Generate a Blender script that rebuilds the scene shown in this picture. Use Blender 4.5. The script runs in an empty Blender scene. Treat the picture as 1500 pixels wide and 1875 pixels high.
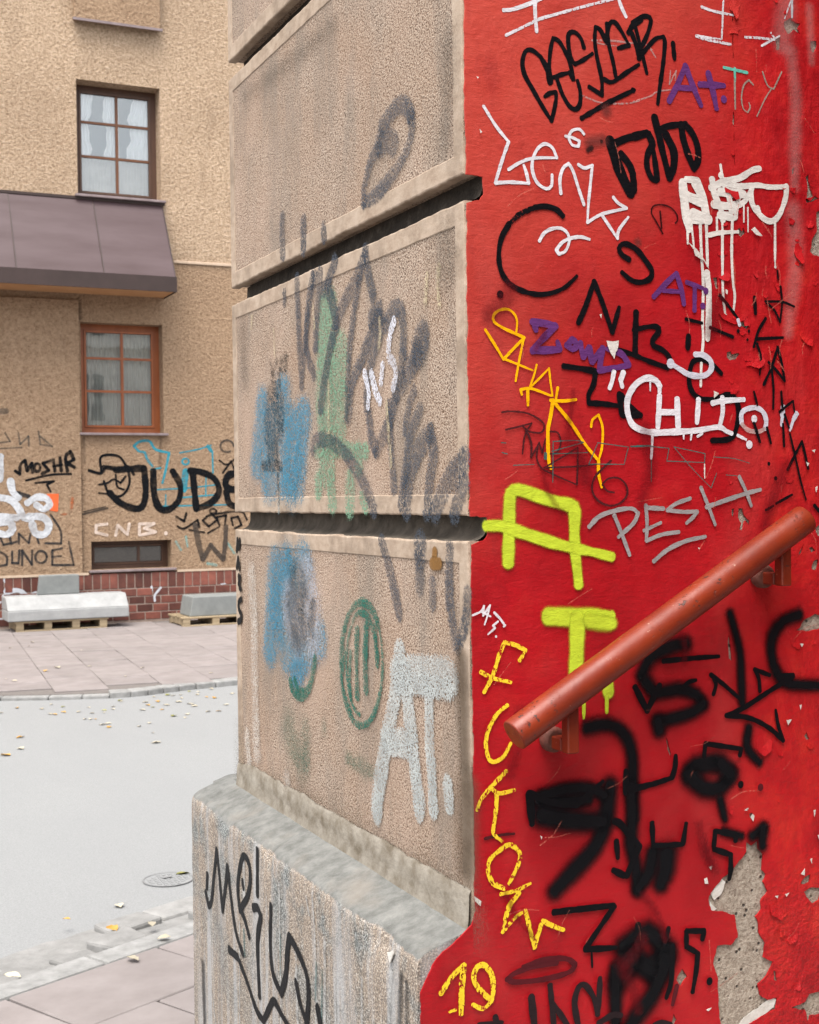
import bpy, bmesh, math, random
from mathutils import Vector, Matrix, noise as mnoise
random.seed(7)
S = bpy.context.scene
COL = S.collection

# ------------------------------------------------------------------ camera
F = 2435.0                      # focal length in photo pixels (photo 1500 x 1875)
YAW, PITCH, ROLL = math.radians(24.9), math.atan(27.5 / F), 0.0133
CAMP = Vector((0, 0, 1.6))
_f = Vector((math.sin(YAW) * math.cos(PITCH), math.cos(YAW) * math.cos(PITCH), -math.sin(PITCH)))
_r0 = Vector((math.cos(YAW), -math.sin(YAW), 0)); _u0 = _r0.cross(_f)
_r = _r0 * math.cos(ROLL) - _u0 * math.sin(ROLL); _u = _u0 * math.cos(ROLL) + _r0 * math.sin(ROLL)
cd = bpy.data.cameras.new('camera'); cam = bpy.data.objects.new('camera', cd); COL.objects.link(cam)
M3 = Matrix((_r, _u, -_f)).transposed()
cam.matrix_world = Matrix.Translation(CAMP) @ M3.to_4x4()
cd.sensor_fit = 'HORIZONTAL'; cd.sensor_width = 24.0; cd.lens = 24.0 * F / 1500.0
cd.clip_start = 0.05; cd.clip_end = 500
cd.dof.use_dof = True; cd.dof.focus_distance = 2.35; cd.dof.aperture_fstop = 14
S.camera = cam

# ------------------------------------------------------------------ light
SUN_EL, SUN_AZ = math.radians(66), math.radians(222)      # azimuth clockwise from +Y: high, behind and left of the camera
w = bpy.data.worlds.new('World'); S.world = w; w.use_nodes = True
nt = w.node_tree; nt.nodes.clear()
sky = nt.nodes.new('ShaderNodeTexSky'); sky.sky_type = 'NISHITA'; sky.sun_disc = False
sky.sun_elevation = SUN_EL; sky.sun_rotation = SUN_AZ; sky.dust_density = 3.0; sky.air_density = 1.0
hs = nt.nodes.new('ShaderNodeHueSaturation'); hs.inputs['Saturation'].default_value = 0.22
bg = nt.nodes.new('ShaderNodeBackground'); bg.inputs['Strength'].default_value = 0.15
wo = nt.nodes.new('ShaderNodeOutputWorld')
nt.links.new(sky.outputs[0], hs.inputs['Color']); nt.links.new(hs.outputs[0], bg.inputs['Color']); nt.links.new(bg.outputs[0], wo.inputs[0])
sl = bpy.data.lights.new('sun', 'SUN'); sl.energy = 1.5; sl.angle = math.radians(40); sl.color = (1, .95, .87)
sun = bpy.data.objects.new('sun', sl); COL.objects.link(sun)
sd = Vector((math.sin(SUN_AZ) * math.cos(SUN_EL), math.cos(SUN_AZ) * math.cos(SUN_EL), math.sin(SUN_EL)))
sun.rotation_euler = sd.to_track_quat('Z', 'Y').to_euler(); sun.location = (0, 0, 20)
S.view_settings.view_transform = 'Standard'; S.view_settings.look = 'None'
S.view_settings.gamma = 1; S.view_settings.use_curve_mapping = False
S.view_settings.exposure = 1.55
S.cycles.transparent_max_bounces = 48
S.cycles.max_bounces = 6

# ------------------------------------------------------------------ photo pixel -> point on a real surface
def ray(x, y): return _f + _r * ((x - 750) / F) - _u * ((y - 937.5) / F)
def onY(x, y, Y): d = ray(x, y); return CAMP + d * ((Y - CAMP.y) / d.y)
def onX(x, y, X): d = ray(x, y); return CAMP + d * ((X - CAMP.x) / d.x)
def onZ(x, y, Z): d = ray(x, y); return CAMP + d * ((Z - CAMP.z) / d.z)
def proj(p):
    v = Vector(p) - CAMP; z = v.dot(_f); return 750 + F * v.dot(_r) / z, 937.5 - F * v.dot(_u) / z
def depth(p): return (Vector(p) - CAMP).dot(_f)

_c = ray(858, 909); _c = CAMP + _c * (2.1 / _c.dot(_f))
XF, YC = _c.x, _c.y             # street face plane X = XF, red wall plane Y = YC
PW = 1.225                      # width of the street face along Y
YF = onZ(220, 1136, 0).y        # far facade plane
LEDGE = .912                    # height of the plinth ledge
PROJ = 0.098                    # how far the plinth stands out

# ------------------------------------------------------------------ helpers
def meta(o, label=None, cat=None, group=None, kind=None):
    for k, v in (('label', label), ('category', cat), ('group', group), ('kind', kind)):
        if v: o[k] = v
    return o
def empty(name, loc=(0, 0, 0), **kw):
    o = bpy.data.objects.new(name, None); o.location = loc; o.empty_display_size = .1; COL.objects.link(o); return meta(o, **kw)
def put(name, me, parent=None, mat=None, **kw):
    o = bpy.data.objects.new(name, me); COL.objects.link(o)
    if mat is not None: me.materials.clear(); me.materials.append(mat)
    if parent is not None:
        o.parent = parent
        o.matrix_parent_inverse = Matrix.Translation(-wloc(parent))
    return meta(o, **kw)
def wloc(o):
    v = Vector((0, 0, 0))
    while o is not None:
        v += o.location + (o.matrix_parent_inverse.translation if o.parent else Vector((0, 0, 0))); o = o.parent
    return v
class MB:
    def __init__(s): s.v = []; s.f = []; s.uv = []
    def box(s, x0, x1, y0, y1, z0, z1, top_in=0):
        b = len(s.v); t = top_in
        s.v += [(x0, y0, z0), (x1, y0, z0), (x1, y1, z0), (x0, y1, z0), (x0 + t, y0 + t, z1), (x1 - t, y0 + t, z1), (x1 - t, y1 - t, z1), (x0 + t, y1 - t, z1)]
        s.f += [tuple(b + i for i in q) for q in ((0, 3, 2, 1), (4, 5, 6, 7), (0, 1, 5, 4), (1, 2, 6, 5), (2, 3, 7, 6), (3, 0, 4, 7))]; return s
    def quad(s, *p):
        b = len(s.v); s.v += [tuple(q) for q in p]; s.f.append(tuple(range(b, b + len(p)))); return s
    def prism(s, poly, z0, z1):
        n = len(poly); b = len(s.v)
        s.v += [(x, y, z0) for x, y in poly] + [(x, y, z1) for x, y in poly]
        s.f.append(tuple(b + i for i in range(n))[::-1]); s.f.append(tuple(b + n + i for i in range(n)))
        for i in range(n): j = (i + 1) % n; s.f.append((b + i, b + j, b + n + j, b + n + i))
        return s
    def tube(s, p0, p1, r, n=20, cap=True, r1=None, rings=1):
        p0, p1 = Vector(p0), Vector(p1); d = (p1 - p0).normalized(); a = d.orthogonal().normalized(); c = d.cross(a)
        b = len(s.v); r1 = r if r1 is None else r1
        for k in range(rings + 1):
            t = k / rings; q = p0.lerp(p1, t); rr = r + (r1 - r) * t
            for i in range(n): an = 2 * math.pi * i / n; s.v.append(tuple(q + (a * math.cos(an) + c * math.sin(an)) * rr))
        for k in range(rings):
            for i in range(n): j = (i + 1) % n; s.f.append((b + k * n + i, b + k * n + j, b + (k + 1) * n + j, b + (k + 1) * n + i))
        if cap:
            s.f.append(tuple(b + i for i in range(n))[::-1]); s.f.append(tuple(b + rings * n + i for i in range(n)))
        return s
    def mesh(s, name, bevel=0, smooth=False, seg=1):
        me = bpy.data.meshes.new(name); me.from_pydata(s.v, [], s.f); me.update()
        if bevel or smooth:
            bm = bmesh.new(); bm.from_mesh(me); bmesh.ops.recalc_face_normals(bm, faces=bm.faces)
            if bevel: bmesh.ops.bevel(bm, geom=[e for e in bm.edges if len(e.link_faces) == 2 and e.calc_face_angle(0) > .6], offset=bevel, segments=seg, affect='EDGES', profile=.5)
            if smooth:
                for f in bm.faces: f.smooth = len(f.verts) < 9
            bm.to_mesh(me); bm.free()
        return me
    def put(s, name, mat, parent=None, bevel=0, smooth=False, seg=1, **kw): return put(name, s.mesh(name, bevel, smooth, seg), parent, mat, **kw)

# ------------------------------------------------------------------ materials
class NT:
    def __init__(s, name):
        s.m = bpy.data.materials.new(name); s.m.use_nodes = True; s.t = s.m.node_tree; s.t.nodes.clear()
        s.out = s.n('OutputMaterial'); s.b = s.n('BsdfPrincipled'); s.l(s.b.outputs[0], s.out.inputs[0])
        s.pos = s.n('NewGeometry').outputs['Position']
    def n(s, t, **kw):
        x = s.t.nodes.new('ShaderNode' + t)
        for k, v in kw.items(): setattr(x, k, v)
        return x
    def l(s, a, b): s.t.links.new(a, b)
    def set(s, sock, v):
        if hasattr(v, 'links'): s.l(v, sock)
        else: sock.default_value = v
    def math(s, op, a, b=0.0, c=0.0, clamp=False):
        x = s.n('Math', operation=op, use_clamp=clamp)
        for i, v in enumerate((a, b, c)): s.set(x.inputs[i], v)
        return x.outputs[0]
    def scaled(s, sc):
        x = s.n('VectorMath', operation='MULTIPLY'); s.l(s.pos, x.inputs[0]); x.inputs[1].default_value = sc; return x.outputs[0]
    def noise(s, scale, detail=4, rough=.55, vec=None, dist=0):
        x = s.n('TexNoise'); x.inputs['Scale'].default_value = scale; x.inputs['Detail'].default_value = detail
        x.inputs['Roughness'].default_value = rough; x.inputs['Distortion'].default_value = dist; s.l(vec or s.pos, x.inputs['Vector']); return x.outputs['Fac']
    def vor(s, scale, feature='F1', vec=None):
        x = s.n('TexVoronoi', feature=feature); x.inputs['Scale'].default_value = scale; s.l(vec or s.pos, x.inputs['Vector']); return x.outputs['Distance']
    def ramp(s, fac, stops):
        x = s.n('ValToRGB'); e = x.color_ramp.elements
        while len(e) < len(stops): e.new(.5)
        for i, (p, c) in enumerate(stops): e[i].position = p; e[i].color = (*c, 1) if len(c) == 3 else c
        s.l(fac, x.inputs[0]); return x.outputs[0]
    def rng(s, v, a, b, c=0., d=1., smooth=False):
        x = s.n('MapRange', clamp=True); x.interpolation_type = 'SMOOTHSTEP' if smooth else 'LINEAR'
        s.set(x.inputs[0], v)
        for i, q in enumerate((a, b, c, d)): s.set(x.inputs[i + 1], q)
        return x.outputs[0]
    def mix(s, fac, a, b, mode='MIX'):
        x = s.n('Mix', data_type='RGBA', blend_type=mode); s.set(x.inputs[0], fac)
        for i, v in ((6, a), (7, b)): s.set(x.inputs[i], (*v, 1) if isinstance(v, tuple) and len(v) == 3 else v)
        return x.outputs[2]
    def sep(s): x = s.n('SeparateXYZ'); s.l(s.pos, x.inputs[0]); return x.outputs
    def rnd(s): return s.n('ObjectInfo').outputs['Random']
    def bump(s, h, dist=.003, strength=1., prev=None):
        x = s.n('Bump'); x.inputs['Distance'].default_value = dist; x.inputs['Strength'].default_value = strength
        s.l(h, x.inputs['Height'])
        if prev is not None: s.l(prev, x.inputs['Normal'])
        return x.outputs[0]
    def done(s, col, rough=.8, normal=None, spec=.5, metal=0.):
        s.set(s.b.inputs['Base Color'], (*col, 1) if isinstance(col, tuple) else col); s.set(s.b.inputs['Roughness'], rough)
        s.b.inputs['Specular IOR Level'].default_value = spec; s.b.inputs['Metallic'].default_value = metal
        if normal is not None: s.l(normal, s.b.inputs['Normal'])
        return s.m

def pebble(k):                                        # height of the roughcast panels, 0..1
    a = k.noise(270, 2, .6); b = k.noise(560, 2, .6)
    return k.math('ADD', k.math('MULTIPLY', a, .65), k.math('MULTIPLY', b, .35))
def m_panel():
    k = NT('roughcast_panel'); h = pebble(k)
    c = k.ramp(h, [(.37, (.03, .017, .011)), (.435, (.13, .078, .052)), (.472, (.325, .24, .18)), (.58, (.445, .352, .278)), (.68, (.57, .48, .4))])
    big = k.noise(5, 4); c = k.mix(k.rng(big, .35, .7, 0, .35), c, (.3, .18, .11))
    c = k.mix(k.rng(k.noise(9, 5, .65, k.scaled((1, 1, .3))), .47, .68, 0, .62), c, (.2, .168, .138)); c = k.mix(k.rng(k.noise(3, 4), .5, .66, 0, .3), c, (.5, .36, .28))
    return k.done(c, .92, k.bump(h, .006, .9), .2)
def m_border():
    k = NT('smooth_render_border'); st = k.noise(45, 6, .7, k.scaled((1, .6, 1))); h = k.noise(160, 4, .65)
    c = k.ramp(st, [(.3, (.28, .205, .15)), (.5, (.37, .285, .215)), (.75, (.44, .35, .275))])
    c = k.mix(k.rng(k.noise(9, 6, .7), .47, .66, 0, .75), c, (.2, .15, .11))
    hh = k.math('ADD', k.math('MULTIPLY', st, .5), k.math('MULTIPLY', h, .5))
    return k.done(c, .88, k.bump(hh, .0025, .55), .2)
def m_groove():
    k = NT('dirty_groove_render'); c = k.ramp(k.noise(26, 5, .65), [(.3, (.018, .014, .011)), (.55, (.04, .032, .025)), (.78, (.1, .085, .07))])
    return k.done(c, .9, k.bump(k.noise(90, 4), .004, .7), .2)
def m_plinth():
    k = NT('weathered_plinth'); g = k.noise(330, 2, .7); g2 = k.vor(260)
    agg = k.ramp(g, [(.34, (.025, .018, .013)), (.45, (.13, .085, .055)), (.53, (.27, .19, .125)), (.6, (.38, .3, .22)), (.68, (.62, .57, .5))])
    streak = k.noise(16, 6, .65, k.scaled((1, 1, .07)))
    z = k.sep()[2]
    low = k.rng(streak, .48, .62)
    agg = k.mix(.22, agg, (.36, .36, .35)); c = k.mix(k.math('MULTIPLY', low, .75), agg, (.36, .365, .37))
    gy = k.ramp(g, [(.36, (.04, .042, .04)), (.5, (.15, .158, .152)), (.66, (.38, .39, .38))]); c = k.mix(k.math('MULTIPLY', k.rng(k.noise(7, 5, .65), .48, .6), k.rng(z, LEDGE - .5, LEDGE - .06, .25, 1)), c, gy)
    c = k.mix(k.rng(k.noise(12, 5, .6, k.scaled((1, 1, .1))), .58, .72, 0, .6), c, (.14, .135, .13))
    nz = k.n('SeparateXYZ'); k.l(k.n('NewGeometry').outputs['Normal'], nz.inputs[0])
    ztop = k.math('ADD', nz.outputs[2], k.math('MULTIPLY', k.math('SUBTRACT', k.noise(40, 5, .7), .5), .8))
    topm = k.rng(ztop, .38, .56)
    topc = k.ramp(k.noise(28, 6, .7), [(.3, (.095, .095, .088)), (.5, (.15, .15, .141)), (.7, (.205, .203, .19))])
    topc = k.mix(k.rng(k.noise(8, 3), .52, .7, 0, .5), topc, (.215, .185, .155))
    c = k.mix(topm, c, topc)
    hh = k.math('ADD', k.math('MULTIPLY', g, .5), k.math('MULTIPLY', k.noise(60, 5, .65), .35))
    return k.done(c, .9, k.bump(hh, .005, .7), .25)
def m_red():
    k = NT('red_wall_paint'); x, y, z = k.sep()
    right = k.rng(x, XF + .43, XF + .66, 0, 1, True); falloff = k.rng(k.math('ADD', k.math('SUBTRACT', x, k.math('MULTIPLY', z, .7)), k.math('MULTIPLY', k.noise(4, 4), .5)), XF - 1.24, XF - .62, 0, 1, True)  # light falloff painted in: red gets deeper towards right and bottom
    a = k.noise(7, 5, .6); b = k.noise(2.2, 3)
    c = k.ramp(a, [(.3, (.39, .036, .026)), (.5, (.455, .05, .035)), (.72, (.5, .066, .045))])
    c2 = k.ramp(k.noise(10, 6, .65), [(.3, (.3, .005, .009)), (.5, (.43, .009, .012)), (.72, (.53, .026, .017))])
    c = k.mix(falloff, c, k.ramp(k.noise(6, 5), [(.3, (.27, .004, .008)), (.6, (.385, .007, .012)), (.75, (.43, .018, .017))]))
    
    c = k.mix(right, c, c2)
    c = k.mix(k.rng(k.noise(18, 6, .7, k.scaled((1, 1, .3))), .58, .78, 0, .45), c, (.17, .006, .010))
    c = k.mix(k.rng(k.noise(3.2, 5, .6, k.scaled((1, 1, .5))), .56, .75, 0, .25), c, (.45, .1, .085))
    fine = k.noise(900, 2, .6); brush = k.noise(120, 4, .65, k.scaled((.35, 1, 1.0)), .6)
    lump = k.noise(38, 5, .6)
    h = k.math('ADD', k.math('MULTIPLY', fine, .12), k.math('MULTIPLY', brush, .3))
    h = k.math('ADD', h, k.math('MULTIPLY', k.noise(46, 4, .6), .4))
    h2 = k.math('ADD', k.math('MULTIPLY', lump, .8), k.math('MULTIPLY', k.noise(9, 5, .6, k.scaled((1.3, 1, .6)), .3), 2.6))
    low = k.math('MULTIPLY', k.rng(x, XF + .52, XF + .58), k.rng(z, .98, .86))
    h2 = k.math('ADD', h2, k.math('MULTIPLY', k.math('MULTIPLY', k.noise(55, 5, .65), 3.2), low))
    h = k.math('ADD', h, k.math('MULTIPLY', h2, right))
    r = k.rng(k.noise(30, 3), .3, .7, .36, .52)
    return k.done(c, r, k.bump(h, .0045, .75), .3)
def m_bare():
    k = NT('bare_plaster'); g = k.noise(180, 5, .7); pit = k.vor(55)
    c = k.ramp(g, [(.3, (.22, .18, .14)), (.5, (.4, .34, .275)), (.7, (.52, .46, .385))])
    c = k.mix(k.rng(pit, .1, .17, .85, 0), c, (.03, .03, .03))
    hh = k.math('ADD', k.math('MULTIPLY', g, .5), k.math('ADD', k.noise(30, 5, .6), k.rng(pit, .08, .2, 0, .6)))
    return k.done(c, .95, k.bump(hh, .012, .9), .15)
def m_simple(name, c0, c1, sc=20, rough=.8, bd=.002, bs=.5, spec=.4, stretch=(1, 1, 1), metal=0., rnd=0., detail=5):
    k = NT(name); v = k.scaled(stretch); n = k.noise(sc, detail, .62, v)
    c = k.ramp(n, [(.3, c0), (.7, c1)])
    if rnd:
        h = k.n('HueSaturation'); k.l(c, h.inputs['Color']); k.l(k.rng(k.rnd(), 0, 1, 1 - rnd, 1 + rnd), h.inputs['Value']); c = h.outputs[0]
    return k.done(c, rough, k.bump(k.noise(sc * 4, 4, .6, v), bd, bs), spec, metal)
def m_facade(name, c0, c1, c2):
    k = NT(name); h = k.noise(26, 5, .7); h2 = k.noise(70, 3, .65)
    big = k.noise(.7, 5, .6); c = k.ramp(k.math('ADD', k.math('MULTIPLY', h, .6), k.math('MULTIPLY', h2, .4)), [(.36, c0), (.49, c1), (.64, c2)])
    c = k.mix(k.rng(big, .42, .68, 0, .3), c, (.3, .2, .13))
    c = k.mix(k.rng(k.noise(3, 5, .6, k.scaled((1, 1, .2))), .56, .75, 0, .3), c, (.26, .175, .115))
    hh = k.math('ADD', k.math('MULTIPLY', h, .75), k.math('MULTIPLY', h2, .25))
    return k.done(c, .95, k.bump(hh, .13, .9), .15)
def m_rail():
    k = NT('orange_red_rail_paint'); n = k.noise(14, 4)
    c = k.ramp(n, [(.3, (.16, .017, .005)), (.7, (.215, .028, .008))])
    chip = k.rng(k.noise(85, 3, .7), .625, .64)
    c = k.mix(k.rng(k.noise(9, 5, .7), .5, .72, 0, .6), c, (.11, .016, .008)); chip = k.math('MULTIPLY', chip, k.rng(k.noise(7, 3), .42, .55)); c = k.mix(k.math('MULTIPLY', chip, .85), c, (.04, .02, .016))
    c = k.mix(k.rng(k.noise(60, 5, .75, k.scaled((1, 1, 1.3))), .655, .68, 0, .75), c, (.42, .24, .18))
    hh = k.math('SUBTRACT', k.math('MULTIPLY', k.noise(60, 4), .4), chip)
    return k.done(c, k.rng(k.noise(20, 4), .3, .7, .36, .52), k.bump(hh, .0015, .9), .38)
def m_asphalt():
    k = NT('worn_pale_asphalt'); g = k.noise(140, 3, .7); b = k.noise(1.3, 5, .6, k.scaled((1, .5, 1)))
    c = k.ramp(g, [(.3, (.165, .168, .168)), (.7, (.26, .262, .26))]); c = k.mix(k.rng(b, .35, .7, 0, .45), c, (.19, .193, .195))
    return k.done(c, .9, k.bump(g, .003, .5), .3)
def m_glass():
    k = NT('window_glass'); fr = k.n('Fresnel'); fr.inputs['IOR'].default_value = 1.5
    tr = k.n('BsdfTransparent'); tr.inputs[0].default_value = (.95, .97, .97, 1); gl = k.n('BsdfGlossy'); gl.inputs['Roughness'].default_value = .015
    k.l(k.bump(k.noise(2.2, 2), .01, .12), gl.inputs['Normal'])
    mx = k.n('MixShader'); k.l(k.math('ADD', fr.outputs[0], .1, clamp=True), mx.inputs[0]); k.l(tr.outputs[0], mx.inputs[1]); k.l(gl.outputs[0], mx.inputs[2]); k.l(mx.outputs[0], k.out.inputs[0]); return k.m
_pc = {}
def paint(col, soft=.12, dry=0., op=1., rough=.5, surf='red', gain=None):
    key = (col, soft, dry, op, rough, surf, gain)
    if key in _pc: return _pc[key]
    k = NT('graffiti_paint'); uv = k.n('UVMap'); uv.uv_map = 'stroke'; sx = k.n('SeparateXYZ'); k.l(uv.outputs[0], sx.inputs[0])
    d = k.math('SUBTRACT', 1, k.math('ABSOLUTE', sx.outputs[1]))
    m = k.rng(d, 0, soft, 0, 1, soft > .3)
    if surf == 'pebble': n = k.rng(pebble(k), .43, .555, 1, 0); e = 1.1 + .5 * dry
    elif surf == 'facade': n = k.rng(k.noise(60, 4, .65), .3, .7); e = max(dry, .35)
    else: n = k.rng(k.noise(230 if dry > .3 else 420, 3, .7, k.scaled((1, 1, .55))), .32, .68); e = dry
    jag = k.rng(k.noise(260, 3, .6), .2, .8, -.5, .5)
    g = gain or (1.4 if soft > .5 else 3.2 if surf == 'pebble' else 5.)
    amt = k.math('SUBTRACT', m, k.math('MULTIPLY', n, e))
    if soft <= .5: amt = k.math('ADD', amt, k.math('MULTIPLY', jag, .3 if surf == 'red' else .5))
    else: amt = k.math('ADD', amt, k.math('MULTIPLY', k.math('SUBTRACT', k.rng(k.noise(800, 2, .7), .2, .8), .5), k.math('MULTIPLY', k.math('SUBTRACT', 1, m), .5)))
    if dry > .3: amt = k.math('ADD', amt, k.math('MULTIPLY', k.math('SUBTRACT', k.noise(28, 3), .5), .9))
    base = -.02 if soft > .5 else -.12
    al = k.math('MULTIPLY', k.math('ADD', k.math('MULTIPLY', amt, g), base, clamp=True), op)
    al = k.math('MULTIPLY', al, k.rng(d, 0, .03))
    if surf != 'red': al = k.math('MULTIPLY', al, k.rng(k.noise(11 if surf == 'pebble' else 6, 4, .6), .35, .55, .62, 1))
    v = k.rng(k.noise(40, 4, .6), .2, .8, .8, 1.18); h = k.n('HueSaturation'); h.inputs['Color'].default_value = (*col, 1); k.l(v, h.inputs['Value'])
    if surf == 'pebble': nm = k.bump(pebble(k), .006, .9)
    elif surf == 'facade': nm = k.bump(k.noise(30, 4, .6), .03, .7)
    else: nm = k.bump(k.math('ADD', k.noise(120, 4, .65, k.scaled((.35, 1, 1)), .6), k.noise(46, 4, .6)), .0015, .8)
    k.done(h.outputs[0], rough, nm, .12)
    tr = k.n('BsdfTransparent'); mx = k.n('MixShader'); k.l(al, mx.inputs[0]); k.l(tr.outputs[0], mx.inputs[1]); k.l(k.b.outputs[0], mx.inputs[2]); k.l(mx.outputs[0], k.out.inputs[0])
    _pc[key] = k.m; return k.m

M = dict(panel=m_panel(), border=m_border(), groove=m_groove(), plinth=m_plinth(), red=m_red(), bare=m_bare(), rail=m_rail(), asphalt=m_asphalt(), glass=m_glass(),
    facade=m_facade('ochre_roughcast', (.3, .2, .125), (.58, .415, .28), (.8, .62, .46)),
    facade_low=m_facade('ochre_fine_render', (.24, .15, .09), (.44, .295, .188), (.58, .41, .275)),
    trim=m_simple('pale_render_trim', (.42, .31, .22), (.52, .4, .3), 12, .9, .004, .5),
    chip=m_simple('white_primer_chip', (.5, .47, .42), (.66, .64, .6), 60, .8, .002, .6),
    ochrechip=m_simple('ochre_chip', (.3, .16, .06), (.42, .26, .12), 60, .9, .003, .6),
    stone=m_simple('grey_fillet_mortar', (.13, .105, .075), (.3, .27, .225), 26, .9, .003, .6, .25, (1, .8, 1)),
    brick=m_simple('glazed_red_brick', (.095, .03, .022), (.175, .055, .037), 9, .6, .004, .4, .4, rnd=.5),
    mortar=m_simple('brick_mortar', (.22, .16, .13), (.3, .235, .195), 20, .95),
    wood=m_simple('orange_window_wood', (.2, .05, .011), (.28, .08, .02), 8, .45, .002, .3, .5, (1, 1, .3)),
    darkwood=m_simple('dark_window_wood', (.055, .024, .012), (.08, .035, .018), 8, .5, .002, .3, .5, (1, 1, .3)),
    midwood=m_simple('brown_bar_wood', (.1, .036, .013), (.145, .055, .02), 8, .45, .002, .3),
    sill=m_simple('grey_metal_sill', (.16, .12, .12), (.24, .19, .19), 10, .5, .001, .2),
    roof=m_simple('brown_sheet_roof', (.05, .027, .028), (.08, .052, .055), 2.2, .5, .004, .3, .3, (.3, 1, 1.6)),
    fascia=m_simple('dark_brown_fascia', (.03, .017, .014), (.042, .024, .021), 4, .55, .002, .2),
    soffit=m_simple('orange_soffit', (.42, .22, .1), (.5, .28, .14), 4, .8, .002, .2),
    concrete=m_simple('pale_cast_concrete', (.235, .237, .235), (.32, .32, .316), 7, .9, .004, .5),
    greyconc=m_simple('grey_cast_concrete', (.15, .158, .154), (.2, .208, .2), 9, .9, .004, .5),
    pallet=m_simple('pallet_wood', (.2, .15, .09), (.36, .28, .18), 9, .85, .002, .4, .3, (.2, 1, 4), rnd=.2),
    slab=m_simple('pinkish_paving_slab', (.175, .152, .145), (.23, .203, .196), 5, .9, .002, .5, .3, rnd=.07),
    bed=m_simple('joint_sand', (.11, .097, .09), (.15, .132, .12), 30, .95),
    kerb=m_simple('pale_kerb_stone', (.16, .158, .152), (.27, .266, .258), 14, .9, .003, .5, .3, rnd=.06),
    sett=m_simple('grey_sett_stone', (.17, .167, .16), (.26, .254, .245), 11, .9, .006, .7, .3, rnd=.18),
    iron=m_simple('cast_iron', (.13, .13, .13), (.2, .2, .2), 30, .7, .002, .5, .4),
    curtain=m_simple('white_curtain', (.86, .86, .86), (.9, .9, .9), 5, .9, .001, .2, .2),
    greycurtain=m_simple('grey_net_curtain', (.44, .41, .36), (.58, .55, .49), 5, .9, .001, .2, .2),
    room=m_simple('sky_reflection_room', (.2, .29, .34), (.26, .35, .4), 2, .9),  # blue-grey stands in for sky reflected in the window panes
    leafy=m_simple('yellow_leaf', (.4, .2, .03), (.5, .31, .08), 30, .7, .002, .4, .3, rnd=.3),
    leafp=m_simple('pale_leaf', (.33, .29, .21), (.4, .36, .28), 30, .8, .002, .4, .3, rnd=.2),
    leafg=m_simple('olive_leaf', (.16, .17, .05), (.28, .26, .08), 30, .8, .002, .4, .3, rnd=.3),
    white_wall=m_simple('white_house_render', (.6, .58, .54), (.7, .68, .64), 2, .9, .004, .3),
    darkglass=m_simple('dark_house_glass', (.04, .06, .075), (.06, .08, .1), 2, .1, .0001, .1),
    greygroove=m_simple('grey_groove_render', (.035, .029, .022), (.12, .1, .08), 22, .9, .003, .5, .2),
    plug=m_simple('dirty_red_plug', (.07, .03, .022), (.17, .05, .035), 40, .8, .002, .6),
    steps=m_simple('stone_step', (.26, .24, .22), (.36, .34, .31), 14, .9, .003, .5))

# ------------------------------------------------------------------ paint strokes laid on real surfaces
REG = {'A': (830, 0, 4.412), 'B': (1160, 0, 4.412), 'C': (850, 360, 4.412), 'D': (1160, 360, 4.412), 'E': (850, 720, 4.412), 'F': (1160, 720, 4.412),
       'G': (850, 1080, 4.412), 'H': (1160, 1080, 4.412), 'I': (740, 1440, 3.947), 'J': (1120, 1440, 3.947), 'P': (400, 0, 3.0), 'Q': (420, 380, 3.125),
       'R': (420, 920, 3.125), 'T': (330, 1400, 2.632), 'L': (0, 780, 3.261)}
SURF = {'red': lambda x, y: onY(x, y, YC), 'face': lambda x, y: onX(x, y, XF), 'plinth': lambda x, y: onX(x, y, XF - PROJ),
        'far': lambda x, y: onY(x, y, YF), 'farl': lambda x, y: onY(x, y, YF - .05), 'brick': lambda x, y: onY(x, y, YF - .045)}
NRM = {'red': Vector((0, -1, 0)), 'face': Vector((-1, 0, 0)), 'plinth': Vector((-1, 0, 0)), 'far': Vector((0, -1, 0)), 'farl': Vector((0, -1, 0)), 'brick': Vector((0, -1, 0))}
LAYER = {k: 0.0004 for k in SURF}
for k in ('far', 'farl', 'brick'): LAYER[k] = .0015
def catmull(P, step):
    out = []; n = len(P)
    for i in range(n - 1):
        p0 = P[max(i - 1, 0)]; p1 = P[i]; p2 = P[i + 1]; p3 = P[min(i + 2, n - 1)]
        if i == 0: p0 = p1 * 2 - p2
        if i == n - 2: p3 = p2 * 2 - p1
        m = max(2, min(14, int((p2 - p1).length / step)))
        for j in range(m):
            t = j / m; out.append(.5 * ((2 * p1) + (p2 - p0) * t + (2 * p0 - 5 * p1 + 4 * p2 - p3) * t * t + (3 * p1 - p0 - 3 * p2 + p3) * t ** 3))
    out.append(P[-1].copy()); return out
def split_corners(P):
    runs = [[P[0]]]
    for i in range(1, len(P)):
        runs[-1].append(P[i])
        if i < len(P) - 1:
            a = (P[i] - P[i - 1]); b = (P[i + 1] - P[i])
            if a.length > 0 and b.length > 0 and a.normalized().dot(b.normalized()) < .28: runs.append([P[i]])
    return runs
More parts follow.
